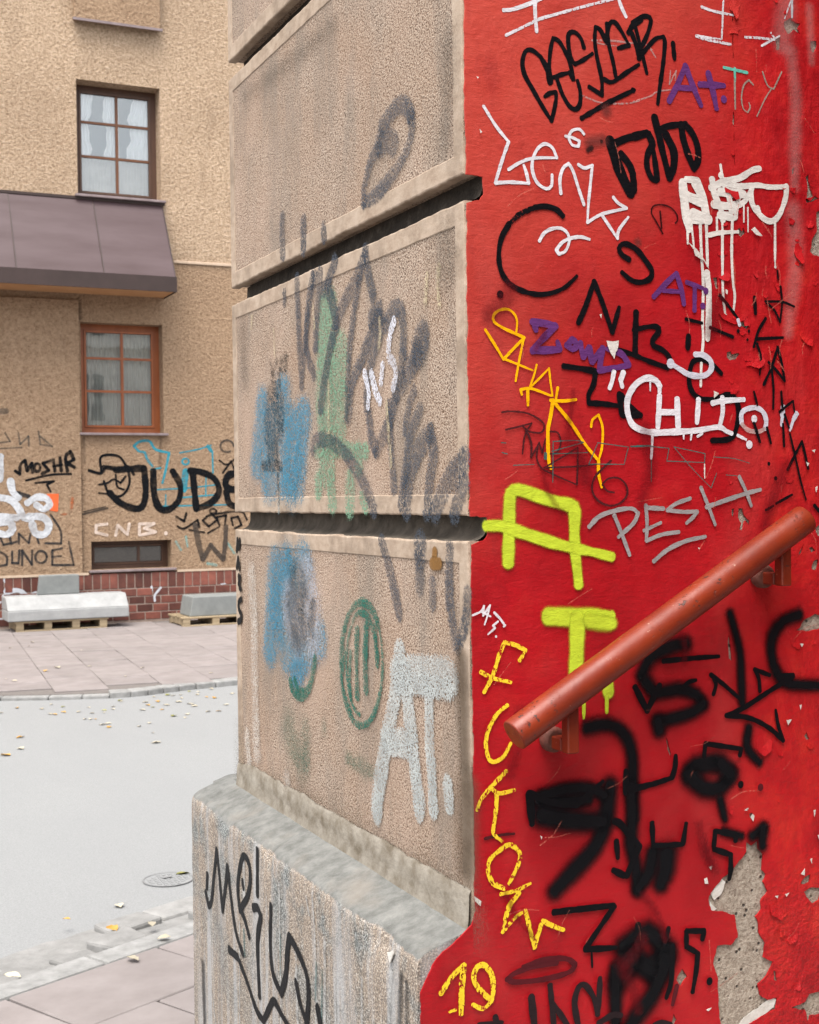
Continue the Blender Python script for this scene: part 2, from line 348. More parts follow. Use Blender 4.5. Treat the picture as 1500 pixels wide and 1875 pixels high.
def strokes(name, parent, surf, mat, items, label=None, wob=.11, **kw):
    S_ = []
    for it in items:
        ox, oy, sc = REG[it[0]]; P = [SURF[surf](ox + x / sc, oy + y / sc) for x, y in it[2]]
        Q = []
        for a_, b_ in zip(P, P[1:] or P):
            n_ = max(1, int((b_ - a_).length / .01)); Q += [a_.lerp(b_, j / n_) for j in range(n_ + 1)]
        S_.append((Q, (it[1] if it[1] < 1 else it[1] / sc * depth(P[0]) / F) / 2))
    par = list(range(len(items)))
    def fd(i):
        while par[i] != i: i = par[i]
        return i
    tol = .03 if surf in ('far', 'farl', 'brick') else .004
    for i in range(len(items)):
        for j in range(i):
            if fd(i) != fd(j):
                r_ = S_[i][1] + S_[j][1] + tol
                if any((p - q).length < r_ for p in S_[i][0] for q in S_[j][0]): par[fd(i)] = fd(j)
    gr_ = {}
    for i, it in enumerate(items): gr_.setdefault(fd(i), []).append(it)
    for g_ in gr_.values(): strokes1(name, parent, surf, mat, g_, label, wob, **kw)
def strokes1(name, parent, surf, mat, items, label=None, wob=.06, **kw):
    """items: (region, width, [points]); width in zoom pixels, or metres when below 1; a single point is a dot"""
    nrm = NRM[surf]; v = []; f = []; uv = []; L = LAYER[surf]; far = surf in ('far', 'farl', 'brick'); dl = 1e-5 if far else 2e-6; ds_ = 3e-6 if far else 2e-7
    for reg, wd, pts in items:
        ox, oy, sc = REG[reg]; P = [SURF[surf](ox + x / sc, oy + y / sc) for x, y in pts]
        W = wd if wd < 1 else wd / sc * depth(P[0]) / F
        if surf == 'red' and wd >= 1: W *= 1.07
        if surf == 'face' and wd < .2: W *= 1.2
        hw = W / 2
        if len(P) == 1: P = [P[0], P[0] + Vector((0, 0, W * .08))]
        for run in split_corners(P):
            q = catmull(run, max(hw * .7, .004 if not far else .02))
            n = len(q); ln = 0; seed = random.random() * 50; taper = 0 if (n <= 3 or surf != 'red') else random.uniform(.05, .3); capl = 1 if n <= 3 else random.uniform(.7, 1.05)
            T = [(q[min(i + 1, n - 1)] - q[max(i - 1, 0)]) for i in range(n)]
            T = [t.normalized() if t.length > 1e-9 else Vector((0, 0, 1)) for t in T]
            base = len(v)
            for i in range(n):
                if i: ln += (q[i] - q[i - 1]).length
                s = nrm.cross(T[i]); L += ds_; tp = 1 - taper * max(0, (i / max(1, n - 1) - .55) / .45) ** 1.5 if n > 3 else 1
                k = hw * tp * (1 + wob * 2 * mnoise.noise(Vector((ln / (W * 1.3) + seed, seed, 0))) + wob * 1.6 * mnoise.noise(Vector((ln / (W * 5) + seed, 3, seed))))
                o = nrm * L
                v += [q[i] - s * k + o, q[i] + o, q[i] + s * k + o]; uv += [(ln, -1), (ln, 0), (ln, 1)]
            for i in range(n - 1):
                a = base + i * 3; f += [(a, a + 1, a + 4, a + 3), (a + 1, a + 2, a + 5, a + 4)]
            for i, sg in ((0, -1), (n - 1, 1)):
                L += dl; c = len(v); o = nrm * L; t = T[i] * sg; s = nrm.cross(T[i])
                v.append(q[i] + o); uv.append((ln * (i > 0), 0))
                for j in range(9):
                    an = math.pi * j / 8; v.append(q[i] + o + (s * math.cos(an) + t * math.sin(an) * capl) * hw * (1 if i == 0 else 1 - taper)); uv.append((ln * (i > 0), 1))
                for j in range(8): f.append((c, c + 1 + j, c + 2 + j))
            L += dl
    LAYER[surf] = L + dl
    me = bpy.data.meshes.new(name); me.from_pydata([tuple(p) for p in v], [], f); me.update()
    ul = me.uv_layers.new(name='stroke')
    for lp in me.loops: ul.data[lp.index].uv = uv[lp.vertex_index]
    return put(name, me, parent, mat, label=label, **kw)
def rough_poly(pts, step, amp, seed=0):
    out = []; n = len(pts)
    for i in range(n):
        a, b = Vector(pts[i]), Vector(pts[(i + 1) % n]); d = b - a; m = max(1, int(d.length / step)); nn = Vector((-d.y, d.x)).normalized() if d.length else Vector((0, 0))
        for j in range(m):
            p = a + d * (j / m); k = 0 if j == 0 and m == 1 else amp
            e = mnoise.noise(Vector((p.x * 60 + seed, p.y * 60, seed))) + .6 * mnoise.noise(Vector((p.x * 190, p.y * 190 + seed, 3)))
            out.append(p + nn * e * k)
    return out
def sheet2d(name, loops, thick, to3d, parent, mat, **kw):
    cu = bpy.data.curves.new('tmp', 'CURVE'); cu.dimensions = '2D'; cu.fill_mode = 'BOTH'; cu.extrude = thick / 2
    for lp in loops:
        sp = cu.splines.new('POLY'); sp.points.add(len(lp) - 1); sp.use_cyclic_u = True
        for i, p in enumerate(lp): sp.points[i].co = (p[0], p[1], 0, 1)
    ob = bpy.data.objects.new('tmp', cu); COL.objects.link(ob)
    dg = bpy.context.evaluated_depsgraph_get(); ev = ob.evaluated_get(dg); me = bpy.data.meshes.new_from_object(ev, depsgraph=dg)
    bpy.data.objects.remove(ob); bpy.data.curves.remove(cu)
    for vt in me.vertices: vt.co = to3d(vt.co)
    me.name = name
    bm = bmesh.new(); bm.from_mesh(me); bmesh.ops.remove_doubles(bm, verts=bm.verts, dist=1e-6); bmesh.ops.recalc_face_normals(bm, faces=bm.faces)
    for fc in bm.faces: fc.smooth = False
    bm.to_mesh(me); bm.free()
    return put(name, me, parent, mat, **kw)
def px2d(reg, pts, surf='red'):
    ox, oy, sc = REG[reg]; out = []
    for x, y in pts:
        p = SURF[surf](ox + x / sc, oy + y / sc); out.append((p.x, p.z) if surf in ('red', 'far', 'farl', 'brick') else (p.y, p.z))
    return out

# ------------------------------------------------------------------ ground
ZR = -.07
g = MB().quad((-120, -120, ZR), (160, -120, ZR), (160, 200, ZR), (-120, 200, ZR)).put('road', M['asphalt'], kind='structure')

# near pavement: edge found from the photograph
k0 = onZ(0, 1829, 0).xy; k1 = onZ(349, 1709, 0).xy
kd = (k1 - k0).normalized(); kn = Vector((-kd.y, kd.x))           # along the kerb / towards the road
def K(a, b): return k0 + kd * a + kn * b
def kpoly(a0, a1, b0, b1): return [tuple(K(a0, b0)), tuple(K(a1, b0)), tuple(K(a1, b1)), tuple(K(a0, b1))]
pav = MB().prism(kpoly(-30, 40, -40, -.003), ZR - .1, -.022).put('pavement', M['bed'], kind='structure')
def slabs(parent, org, d1, d2, n1, n2, s1, s2, z0, z1, off=.5, gap=.008, skip=None, i0=0, j0=0):
    for j in range(j0, j0 + n2):
        for i in range(i0, i0 + n1):
            a = (i + (off if j % 2 else 0)) * s1; b = j * s2
            c = org + d1 * (a + s1 / 2) + d2 * (b + s2 / 2)
            if skip and skip(c): continue
            e = random.uniform(-.002, .002); hg = gap / 2
            P = [org + d1 * (a + u) + d2 * (b + w_) for u, w_ in ((hg, hg), (s1 - hg, hg), (s1 - hg, s2 - hg), (hg, s2 - hg))]
            if (P[1] - P[0]).x * (P[3] - P[0]).y - (P[1] - P[0]).y * (P[3] - P[0]).x < 0: P = P[::-1]
            m = MB().prism([tuple(p) for p in P], z0, z1 + e)
            for q in range(4, 8): x, y, z = m.v[q]; m.v[q] = (x, y, z + random.uniform(-.003, .003))
            m.put('slab', M['slab'], parent, bevel=.004)
slabs(pav, K(-.6, -.004), kd, -kn, 12, 8, .62, .41, -.05, 0, .45, .012, skip=lambda c: c.x > XF - .2 and c.y < YC + PW + .1 or c.y < .4)
kb = empty('kerb', (k0.x, k0.y, 0), kind='structure')
kw_ = (onZ(349, 1668, 0).xy - k1).dot(kn) * .6
a = -3.0
while a < 6:
    ln = random.uniform(.75, .95); e = random.uniform(-.004, .004)
    MB().prism(kpoly(a, a + ln - .008, 0, kw_ + e), -.2, .002 + e).put('kerb_stone', M['kerb'], kb, bevel=.012, seg=2); a += ln
gt = empty('gutter', (k0.x, k0.y, 0), kind='structure')
for row in range(2):
    a = -1.6 + row * .1
    while a < 3.4:
        ln = random.uniform(.17, .3); dz = random.choice((-.004, -.012, -.02, -.03)); b0 = kw_ + .012 + row * .17; b1 = b0 + .145 + random.uniform(-.02, .02)
        if random.random() < .8 - .3 * row:
            P = kpoly(a, a + ln - .025, b0, b1); P = [(x + random.uniform(-.012, .012), y + random.uniform(-.012, .012)) for x, y in P]
            m = MB().prism(P, -.14, dz - row * .022)
            for q in range(4, 8): x, y, z = m.v[q]; m.v[q] = (x, y, z + random.uniform(-.012, .008))
            m.put('sett', M['sett'], gt, bevel=.012, seg=2)
        a += ln
MB().prism(rough_poly(kpoly(-4, 6, kw_ + .002, kw_ + .34), .07, .035, 3), ZR - .05, -.05).put('gutter_bed', M['sett'], gt)

# far pavement, its kerb bends round the corner
ang = math.radians(4.6); fx = Vector((math.cos(ang), -math.sin(ang))); fy = Vector((math.sin(ang), math.cos(ang)))
ZP = -.02
edge_px = [(-900, 1290), (-300, 1276), (0, 1273), (150, 1270), (240, 1266), (300, 1259), (360, 1252), (440, 1244), (560, 1226), (700, 1200), (900, 1172)]
E2 = [onZ(x, y, ZP).xy for x, y in edge_px]
E2s = catmull([Vector((p.x, p.y, 0)) for p in E2], .35)
E2s = [p.xy for p in E2s]
def inside_far(c):
    for i in range(len(E2s) - 1):
        p, q = E2s[i], E2s[i + 1]
        if min(p.x, q.x) <= c.x <= max(p.x, q.x):
            t = (c.x - p.x) / max(1e-6, q.x - p.x); return c.y > p.y + (q.y - p.y) * t + .26
    return False
pf = MB().prism([tuple(p + Vector((0, .1))) for p in E2s] + [(E2s[-1].x + 30, YF + 1), (-40, YF + 1), (-40, E2s[0].y)], ZR - .1, ZP - .014).put('pavement', M['bed'], kind='structure')
o = onZ(0, 1275, 0).xy
slabs(pf, o, fy, fx, 18, 14, .46, .46, ZP - .05, ZP, .5, .004, skip=lambda c: (not inside_far(c)) or c.y > YF - .3 or c.x > 7.0, i0=-3, j0=-3)
kf = empty('kerb', (E2s[0].x, E2s[0].y, 0), kind='structure')
acc = 0
for i in range(len(E2s) - 1):
    p, q = E2s[i], E2s[i + 1]; d = (q - p); nn = Vector((-d.y, d.x)).normalized(); gp = d.normalized() * .003
    px = proj((p.x, p.y, 0))[0]; top = ZP + .002 if px > 180 else ZP - .018
    MB().prism([tuple(p + gp), tuple(q - gp), tuple(q - gp + nn * .17), tuple(p + gp + nn * .17)], -.2, top).put('kerb_stone', M['kerb'], kf, bevel=.012, seg=2)

# ------------------------------------------------------------------ corner building with the red jamb
CB = empty('corner_building', (XF, YC, 0), label='corner pier of grooved beige plaster with a red graffiti covered side wall', cat='building')
BK = YC + .0035
GZ = [(1.527, 1.569), (2.067, 2.109), (2.608, 2.650), (3.149, 3.191)]
GD = .036
WX = XF + 2.1
LEDGE = .912
# the building mass behind the blocks
MB().box(XF + GD, WX, BK + .004, YC + PW - GD, 0, 4.4).put('core_wall', M['groove'], CB)
MB().box(XF + .0765, WX, BK + .001, YC + .03, .02, 4.38).put('plaster_coat', M['bare'], CB)
zs = [LEDGE - .02] + [z for g_ in GZ for z in g_] + [3.9]
bm_i = 0
def chipped(y0, y1, z0, z1, margin, seed):
    """frame strip round a panel: proud smooth border with slightly uneven chipped edges"""
    m = MB(); ny, nz = 90, 30
    def loop(inset, jit):
        pts = []
        a0, a1, b0, b1 = y0 + inset, y1 - inset, z0 + inset * 1.05, z1 - inset * 1.05
        for i in range(ny): pts.append((a0 + (a1 - a0) * i / ny, b0))
        for i in range(nz): pts.append((a1, b0 + (b1 - b0) * i / nz))
        for i in range(ny): pts.append((a1 - (a1 - a0) * i / ny, b1))
        for i in range(nz): pts.append((a0, b1 - (b1 - b0) * i / nz))
        return [(y + jit * mnoise.noise(Vector((y * 18, z * 18, seed))) + jit * .8 * mnoise.noise(Vector((y * 70, z * 70, seed + 9))), z + jit * mnoise.noise(Vector((y * 18, z * 18, seed + 5))) + jit * .8 * mnoise.noise(Vector((y * 75, z * 75, seed + 2)))) for y, z in pts]
    rings = [(0, .02, .0022), (0, .003, .0022), (.001, .0008, .002), (.003, 0, .0015), (margin - .0015, 0, .001), (margin, .001, .0012), (margin + .001, .007, .001)]
    n = 2 * (ny + nz); R = []
    for inset, dx, jit in rings:
        b = len(m.v); lp = loop(inset, jit)
        for y, z in lp: m.v.append((XF + dx, y, z))
        R.append(b)
    for a_, b_ in zip(R, R[1:]):
        for i in range(n): j = (i + 1) % n; m.f.append((a_ + i, a_ + j, b_ + j, b_ + i))
    return m
for bi in range(len(zs) // 2):
    z0, z1 = zs[bi * 2], zs[bi * 2 + 1]
    blk = MB().box(XF + .0018, XF + GD + .004, BK + .001, YC + PW - .003, z0 + .003, z1 - .003).put('block', M['panel'], CB)
    MB().box(XF + .008, XF + .075, BK, BK + .02, z0 + .004, z1 - .004).put('block_end', M['border'], blk)
    chipped(BK + .0005, YC + PW, z0, z1, .033, bi * 7.3).put('border', M['border'], blk)
# rounded lips inside the grooves (the weathered bottom of each groove)
for gi, (z0, z1) in enumerate(GZ):
    m = MB(); n = 90; prof = [(.004, -.004), (.012, .001), (.022, .004), (.03, .010), (.0345, .02), (.0355, .043)]
    for i in range(n + 1):
        y = BK + .002 + (PW - .02) * i / n
        for (dx, dz) in prof: m.v.append((XF + dx + .0012 * mnoise.noise(Vector((y * 9, gi, dx * 50))), y, z0 + dz + .0012 * mnoise.noise(Vector((y * 11, gi + 3, dx * 60)))))
    for i in range(n):
        for j in range(5): a_ = i * 6 + j; m.f.append((a_, a_ + 1, a_ + 7, a_ + 6))
    m.put('groove_bed', M['groove'] if gi else M['greygroove'], CB, smooth=True)
# plinth: sloping weathered top, chipped rounded nose
prof = [(.02, LEDGE + .004), (.005, LEDGE + .003), (-.004, LEDGE + .001)]
prof += [(-.004 - .078 * t, LEDGE + .001 - .026 * t) for t in (.12, .25, .4, .55, .7, .85, 1)]
prof += [(-.0875, LEDGE - .028), (-.092, LEDGE - .0315), (-.0955, LEDGE - .037), (-.0972, LEDGE - .045), (-PROJ, LEDGE - .06)]
prof += [(-PROJ, LEDGE - .07 - .03 * i) for i in range(1, 12)] + [(-PROJ, .3), (-PROJ, 0)]
def plinth_mesh():
    m = MB(); n = 150; np_ = len(prof)
    for i in range(n + 1):
        y = BK + (PW + PROJ - .004) * i / n
        for j, (dx, z) in enumerate(prof):
            edge = math.exp(-((z - (LEDGE - .04)) / .022) ** 2)
            q = Vector((y * 9, dx * 20, z * 9)); q2 = Vector((y * 38, dx * 60, z * 38))
            e = mnoise.noise(q) * .006 + mnoise.noise(q2) * .0045
            chipv = max(0, mnoise.noise(Vector((y * 14, 5.5, z * 10))) - .18) * .035
            a_ = edge * (e - chipv)
            far = max(0, 1 - (YC + PW + PROJ - y) / .03)        # the far nose is rounded off
            m.v.append((XF + dx + edge * chipv * .8 + (0.0 if j < 3 else .0012 * mnoise.noise(q2)) + far * far * .02 * (j > 5), y, z + a_ * .9 + (.0012 * mnoise.noise(q) if 3 <= j < 9 else 0)))
    for i in range(n):
        for j in range(np_ - 1): a_ = i * np_ + j; m.f.append((a_, a_ + 1, a_ + np_ + 1, a_ + np_))
    b = len(m.v); m.v += [(XF + .03, BK, 0), (XF + .6, YC + PW + PROJ - .004, 0), (XF + .03, BK, LEDGE + .004), (XF + .6, YC + PW + PROJ - .004, LEDGE - .026), (XF + .6, YC + PW - .02, LEDGE + .003), (XF + .02, YC + PW - .02, LEDGE + .003)]
    m.f.append((n * np_, b + 3, b + 4, b + 5))
    m.f.append(tuple(range(np_)) + (b, b + 2)); m.f.append(tuple(n * np_ + i for i in range(np_))[::-1] + (b + 3, b + 1))
    return m
PL = plinth_mesh().put('plinth', M['plinth'], CB, smooth=True)
# mortar fillet where the block meets the ledge
m = MB(); n = 70
for i in range(n + 1):
    y = BK + .003 + (PW - .012) * i / n; h = .062 + .012 * mnoise.noise(Vector((y * 7, 1, 1))) + .006 * mnoise.noise(Vector((y * 31, 2, 1)))
    for dx, z in ((-.0008, LEDGE + h), (-.0045, LEDGE + h - .008), (-.0055, LEDGE + .03), (-.0065, LEDGE + .012), (-.0095, LEDGE - .004)):
        m.v.append((XF + dx + .001 * mnoise.noise(Vector((y * 40, z * 40, 0))), y, z))
for i in range(n):
    for j in range(4): a_ = i * 5 + j; m.f.append((a_, a_ + 1, a_ + 6, a_ + 5))
m.put('mortar_fillet', M['stone'], CB, smooth=True)

# the red paint coat: outline follows the cut profile of grooves and plinth, holes where it has fallen off
out = [(XF + .003, 4.38)]
for (z0, z1) in reversed(GZ): out += [(XF + .003, z1 - .001), (XF + GD * .92, z1 - .003), (XF + GD * .95, z0 + .012), (XF + GD * .75, z0 + .002), (XF + .004, z0 - .004)]
out += [(XF + .003, LEDGE + .03), (XF - .004, LEDGE + .008), (XF - .03, LEDGE - .012), (XF - .065, LEDGE - .035), (XF - .084, LEDGE - .062), (XF - PROJ + .004, LEDGE - .085), (XF - PROJ + .004, 0), (WX, 0), (WX, 4.38)]
holes_px = [
 ('J', [(975, 400), (1010, 430), (1055, 390), (1060, 450), (1095, 490), (1090, 600), (1120, 640), (1095, 690), (1130, 760), (1080, 830), (1085, 890), (1045, 940), (1065, 1000), (1070, 1060), (1110, 1140), (1100, 1230), (1170, 1270), (1120, 1370), (1060, 1430), (1075, 1510), (1130, 1540), (1195, 1530), (1185, 1610), (1100, 1660), (1000, 1720), (950, 1790), (800, 1800), (775, 1600), (770, 1390), (735, 1280), (765, 1150), (860, 1140), (915, 1090), (900, 1000), (890, 930), (790, 905), (720, 900), (705, 800), (740, 740), (800, 665), (860, 620), (940, 520), (975, 470)]),
 ('J', [(1300, 1600), (1400, 1560), (1430, 1500), (1530, 1480), (1560, 1640), (1440, 1660), (1420, 1710), (1400, 1620)]),
 ('J', [(1390, 760), (1450, 730), (1520, 740), (1500, 820), (1460, 850), (1410, 800)]), ('J', [(1365, 700), (1400, 650), (1440, 635), (1430, 690), (1390, 712)]),
 ('J', [(1170, 1330), (1195, 1340), (1200, 1410), (1172, 1400)]), ('J', [(470, 1400), (510, 1320), (550, 1380), (500, 1450)]), ('J', [(430, 1700), (450, 1640), (470, 1690), (450, 1740)]),
 ('H', [(1290, 340), (1340, 300), (1380, 240), (1470, 190), (1540, 210), (1520, 310), (1420, 340), (1370, 330)]),
 ('H', [(772, 350), (790, 430), (803, 580), (770, 555), (760, 480)]), ('H', [(250, 1140), (285, 1230), (306, 1360), (280, 1290)]),
 ('H', [(1380, 1180), (1400, 1150), (1425, 1210), (1400, 1215)]), ('H', [(935, 1810), (960, 1800), (970, 1840), (945, 1850)]),
 ('D', [(1480, 130), (1540, 100), (1560, 500), (1460, 480), (1425, 440), (1455, 330), (1480, 280)]),
 ('D', [(845, 262), (890, 250), (905, 290), (870, 332), (840, 290)]), ('D', [(860, 1020), (900, 1005), (940, 1040), (920, 1070), (870, 1050)]),
 ('D', [(755, 1255), (790, 1250), (800, 1280), (850, 1260), (860, 1275), (830, 1310), (780, 1322), (755, 1300)]), ('D', [(640, 655), (680, 650), (690, 740), (668, 750), (655, 690)]),
 ('B', [(1220, 180), (1270, 140), (1290, 165), (1350, 190), (1330, 230), (1350, 275), (1300, 240), (1250, 275), (1220, 220)]), ('B', [(1150, 310), (1192, 300), (1185, 400), (1155, 405)]),
 ('B', [(1430, 330), (1480, 330), (1490, 370), (1450, 430), (1430, 380)]), ('B', [(1280, 1370), (1300, 1345), (1302, 1390), (1285, 1420)]),
 ('B', [(1390, 1430), (1420, 1405), (1430, 1530), (1460, 1590), (1430, 1622), (1395, 1600), (1415, 1530)]), ('B', [(796, 100), (806, 105), (812, 480), (803, 485)]), ('B', [(806, 900), (813, 900), (823, 1330), (815, 1330)]),
 ('F', [(795, 935), (815, 930), (812, 1000), (795, 990)]), ('F', [(850, 930), (885, 930), (900, 990), (940, 1030), (942, 1070), (905, 1030), (885, 1110), (855, 1100), (870, 1050), (845, 1000)]),
 ('F', [(1440, 1400), (1465, 1350), (1495, 1340), (1480, 1430), (1440, 1422)]), ('F', [(1420, 1250), (1445, 1240), (1470, 1270), (1440, 1292)]), ('F', [(1340, 1290), (1382, 1205), (1362, 1290), (1337, 1320)]), ('F', [(1470, 1090), (1520, 1050), (1530, 1170), (1490, 1150)]),
 ('D', [(1390, 20), (1470, -10), (1500, 20), (1440, 40), (1400, 50)])]
edge_line = []
for p, q in zip(out[:-3], out[1:-2]):
    p, q = Vector(p), Vector(q); mm = max(1, int((q - p).length / .006)); nn = (q - p).normalized(); nn = Vector((-nn.y, nn.x))
    for j in range(mm):
        c = p + (q - p) * (j / mm); e = .0022 * mnoise.noise(Vector((c.x * 50, c.y * 50, 2))) + .0016 * mnoise.noise(Vector((c.x * 170, c.y * 170, 5))) + .0035 * max(0, mnoise.noise(Vector((c.x * 14, c.y * 14, 8))) - .25)
        edge_line.append(c + nn * e)
loops = [edge_line + [Vector(p) for p in out[-3:]]]
for i, (rg, pts) in enumerate(holes_px): loops.append(rough_poly(px2d(rg, pts), .006, .0026, i * 3.1 + 2))
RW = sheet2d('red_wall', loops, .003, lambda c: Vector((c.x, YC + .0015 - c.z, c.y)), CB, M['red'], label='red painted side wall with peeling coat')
def patch(name, reg, pts, mat, surf='red', off=.0004, amp=.0016, th=.0006, label=None, parent=None):
    lp = rough_poly(px2d(reg, pts, surf), .004, amp, random.random() * 40)
    if surf in ('red',): f3 = lambda c: Vector((c.x, YC - off - th / 2 - c.z, c.y))
    elif surf in ('far', 'farl', 'brick'):
        Y = {'far': YF, 'farl': YF - .05, 'brick': YF - .045}[surf]; f3 = lambda c: Vector((c.x, Y - off - c.z, c.y))
    else:
        X = XF if surf == 'face' else XF - PROJ; f3 = lambda c: Vector((X - off - c.z, c.x, c.y))
    return sheet2d(name, [lp], th, f3, parent or CB, mat, label=label)

# ------------------------------------------------------------------ graffiti on the red wall
WH, BL, GH = (.62, .61, .645), (.004, .0045, .006), (.5, .36, .34)
pk = lambda c, **kw: paint(c, **kw)
hard = dict(soft=.12)
G = lambda mat, items, label: strokes('graffiti', CB, 'red', mat, items, label)
G(pk(GH, soft=.2, dry=1.2, op=.5), [('A', 18, [(1120, 325), (1300, 330), (1500, 355)]), ('A', 16, [(1050, 775), (1200, 830), (1400, 835), (1500, 815)]), ('A', 14, [(1160, 345), (1250, 365), (1320, 370)]), ('B', 14, [(0, 820), (140, 775), (190, 740), (300, 725)]), ('B', 16, [(140, 400), (180, 465)]), ('B', 14, [(300, 570), (290, 680), (345, 570), (338, 650)]), ('B', 14, [(0, 340), (80, 350), (150, 400)])], 'faint ghost of a scrubbed pale tag')
G(pk((.6, .36, .34), soft=.99, op=.24, gain=.9), [('B', 300, [(1240, 20), (1215, 190), (1200, 380)]), ('B', 210, [(1270, 420), (1310, 780), (1305, 1150), (1300, 1500)]), ('D', 240, [(1290, 100), (1310, 500), (1270, 900), (1250, 1100)]), ('B', 140, [(1420, 60), (1440, 500)])], 'pale misty overspray streak')
G(pk(WH, **hard), [('A', 32, [(405, 82), (480, 75), (600, 35), (720, -15)]), ('A', 36, [(658, -10), (662, 120), (673, 250)]), ('A', 30, [(1335, -10), (1360, 60), (1395, 135)])], 'white marker stroke at the top of the wall')
G(pk(WH, soft=.2, dry=1.2, op=.95), [('A', 26, [(425, 285), (620, 190), (700, 152), (900, 95), (1100, 40), (1320, -15)]), ('B', 24, [(550, 55), (650, 90), (820, 125)]), ('B', 20, [(725, -10), (720, 150), (712, 315)]), ('B', 26, [(505, 290), (600, 320), (785, 358)]), ('B', 18, [(510, 285), (620, 305), (715, 318)]), ('B', 22, [(900, 300), (1000, 305), (1140, 320)]), ('B', 20, [(1035, 370), (1180, 290)]), ('B', 18, [(1110, 265), (1140, 310)]), ('B', 14, [(1270, 10), (1220, 150)])], 'dry white chalky lines')
G(pk((.5, .52, .56), soft=.2, op=.9), [('B', 22, [(1280, -10), (1280, 140)])], 'pale grey vertical line')
G(pk(BL, **hard), [('A', 48, [(780, 665), (760, 560), (705, 460)]), ('A', 40, [(705, 460), (640, 408), (585, 412), (558, 500), (575, 600), (640, 720), (720, 860), (792, 975)]), ('A', 38, [(792, 975), (812, 900), (830, 800), (828, 745), (785, 750), (738, 780)]),
  ('A', 40, [(790, 660), (775, 540), (785, 400), (805, 310), (850, 330), (905, 420), (950, 540), (972, 645)]), ('A', 36, [(810, 625), (880, 600), (940, 585), (965, 640)]), ('A', 38, [(838, 640), (880, 760), (940, 860), (990, 882), (1022, 840), (1025, 740), (1002, 650)]),
  ('A', 38, [(1055, 385), (1030, 310), (980, 260), (932, 275), (930, 370), (950, 470), (980, 518), (1040, 490), (1125, 432)]), ('A', 38, [(1095, 700), (1200, 768)]), ('A', 38, [(1200, 768), (1198, 640), (1160, 460), (1142, 330), (1148, 220), (1185, 240), (1240, 345)]), ('A', 38, [(1240, 190), (1252, 340), (1290, 500), (1312, 620)]),
  ('A', 38, [(1235, 320), (1260, 195), (1300, 178), (1350, 240), (1420, 365)]), ('A', 42, [(1420, 365), (1330, 390)]), ('A', 38, [(1215, 640), (1285, 662), (1400, 585), (1500, 522)]), ('A', 42, [(1035, 955), (1250, 830), (1462, 726)]),
  ('A', 42, [(1412, 268), (1450, 205), (1520, 160)]), ('B', 40, [(-10, 185), (60, 140), (110, 132), (140, 165), (110, 280), (55, 400)]), ('B', 38, [(15, 220), (60, 400), (108, 595)]), ('B', 38, [(40, 475), (110, 385), (180, 312), (240, 298), (252, 340), (240, 500), (212, 700), (195, 838)]), ('A', 40, [(1440, 265), (1480, 380), (1503, 480)]), ('B', 32, [(-20, 560), (40, 522)]), ('B', 42, [(-5, 732)]), ('B', 42, [(318, 350), (330, 475)])], 'black looping marker tag at the top')
G(pk(WH, **hard), [('A', 28, [(245, 860), (345, 1020), (445, 1145)]), ('A', 28, [(445, 1145), (395, 1290), (338, 1478)]), ('A', 28, [(338, 1478), (470, 1472), (608, 1482)]), ('A', 28, [(608, 1482), (590, 1400), (568, 1335)]),
  ('A', 26, [(445, 1370), (540, 1312), (650, 1278), (835, 1275)]), ('A', 26, [(835, 1275), (800, 1195), (740, 1162), (680, 1202), (640, 1290), (640, 1390), (680, 1480), (750, 1525), (792, 1500), (797, 1412)]), ('A', 28, [(868, 1565), (860, 1450), (885, 1360), (930, 1322), (965, 1380), (1010, 1520), (1055, 1655)]),
  ('A', 26, [(1010, 1330), (1060, 1358), (1122, 1335)]), ('A', 26, [(1122, 1335), (1110, 1450), (1090, 1650), (1083, 1797)]), ('A', 26, [(1083, 1797), (1200, 1730), (1400, 1682)]), ('A', 26, [(1400, 1682), (1330, 1640), (1290, 1592)]), ('C', 26, [(1115, 155), (1237, 338)]), ('C', 26, [(1237, 338), (1248, 270), (1325, 165)]),
  ('A', 24, [(1055, 1085), (1020, 1045), (960, 1055), (932, 1110), (960, 1172), (1010, 1182), (1018, 1140), (960, 1112), (905, 1100)]), ('C', 28, [(605, 360), (640, 300), (700, 262), (780, 256), (835, 300), (845, 370), (815, 440), (765, 464), (742, 432), (790, 370), (860, 336), (940, 326), (1010, 345)])], 'white marker tag with a curl below')
G(pk(BL, soft=.08), [('A', 88, [(1265, 1140), (1310, 1290), (1370, 1440), (1430, 1560)]), ('A', 66, [(1300, 1160), (1400, 1118), (1510, 1095)]), ('A', 60, [(1350, 1240), (1430, 1350), (1458, 1480), (1440, 1560)]), ('B', 66, [(0, 1105), (112, 1075)]), ('B', 62, [(-8, 1400), (2, 1545)]),
  ('B', 58, [(118, 1080), (150, 1170), (112, 1250), (108, 1350), (145, 1440), (185, 1460)]), ('B', 54, [(190, 1450), (178, 1350), (160, 1220)]), ('B', 66, [(168, 950), (200, 1080), (240, 1250), (290, 1440)]), ('B', 52, [(200, 1062), (270, 1022), (420, 1000)]), ('B', 72, [(260, 1090), (322, 1220), (322, 1350), (296, 1430)]), ('B', 62, [(382, 1000), (400, 1120), (440, 1250), (485, 1360)]), ('B', 58, [(415, 1005), (480, 1090), (518, 1200), (518, 1300), (485, 1365)])], 'black chisel marker tag in fat letters')
PUR = (.105, .03, .14)
G(pk(PUR, **hard), [('B', 52, [(287, 815), (350, 690), (417, 535)]), ('B', 52, [(417, 535), (480, 700), (543, 850)]), ('B', 42, [(350, 708), (500, 716)]), ('B', 52, [(602, 592), (640, 740), (668, 875)]), ('B', 52, [(535, 682), (730, 692)]), ('B', 56, [(728, 805)])], 'purple marker letters near the top')
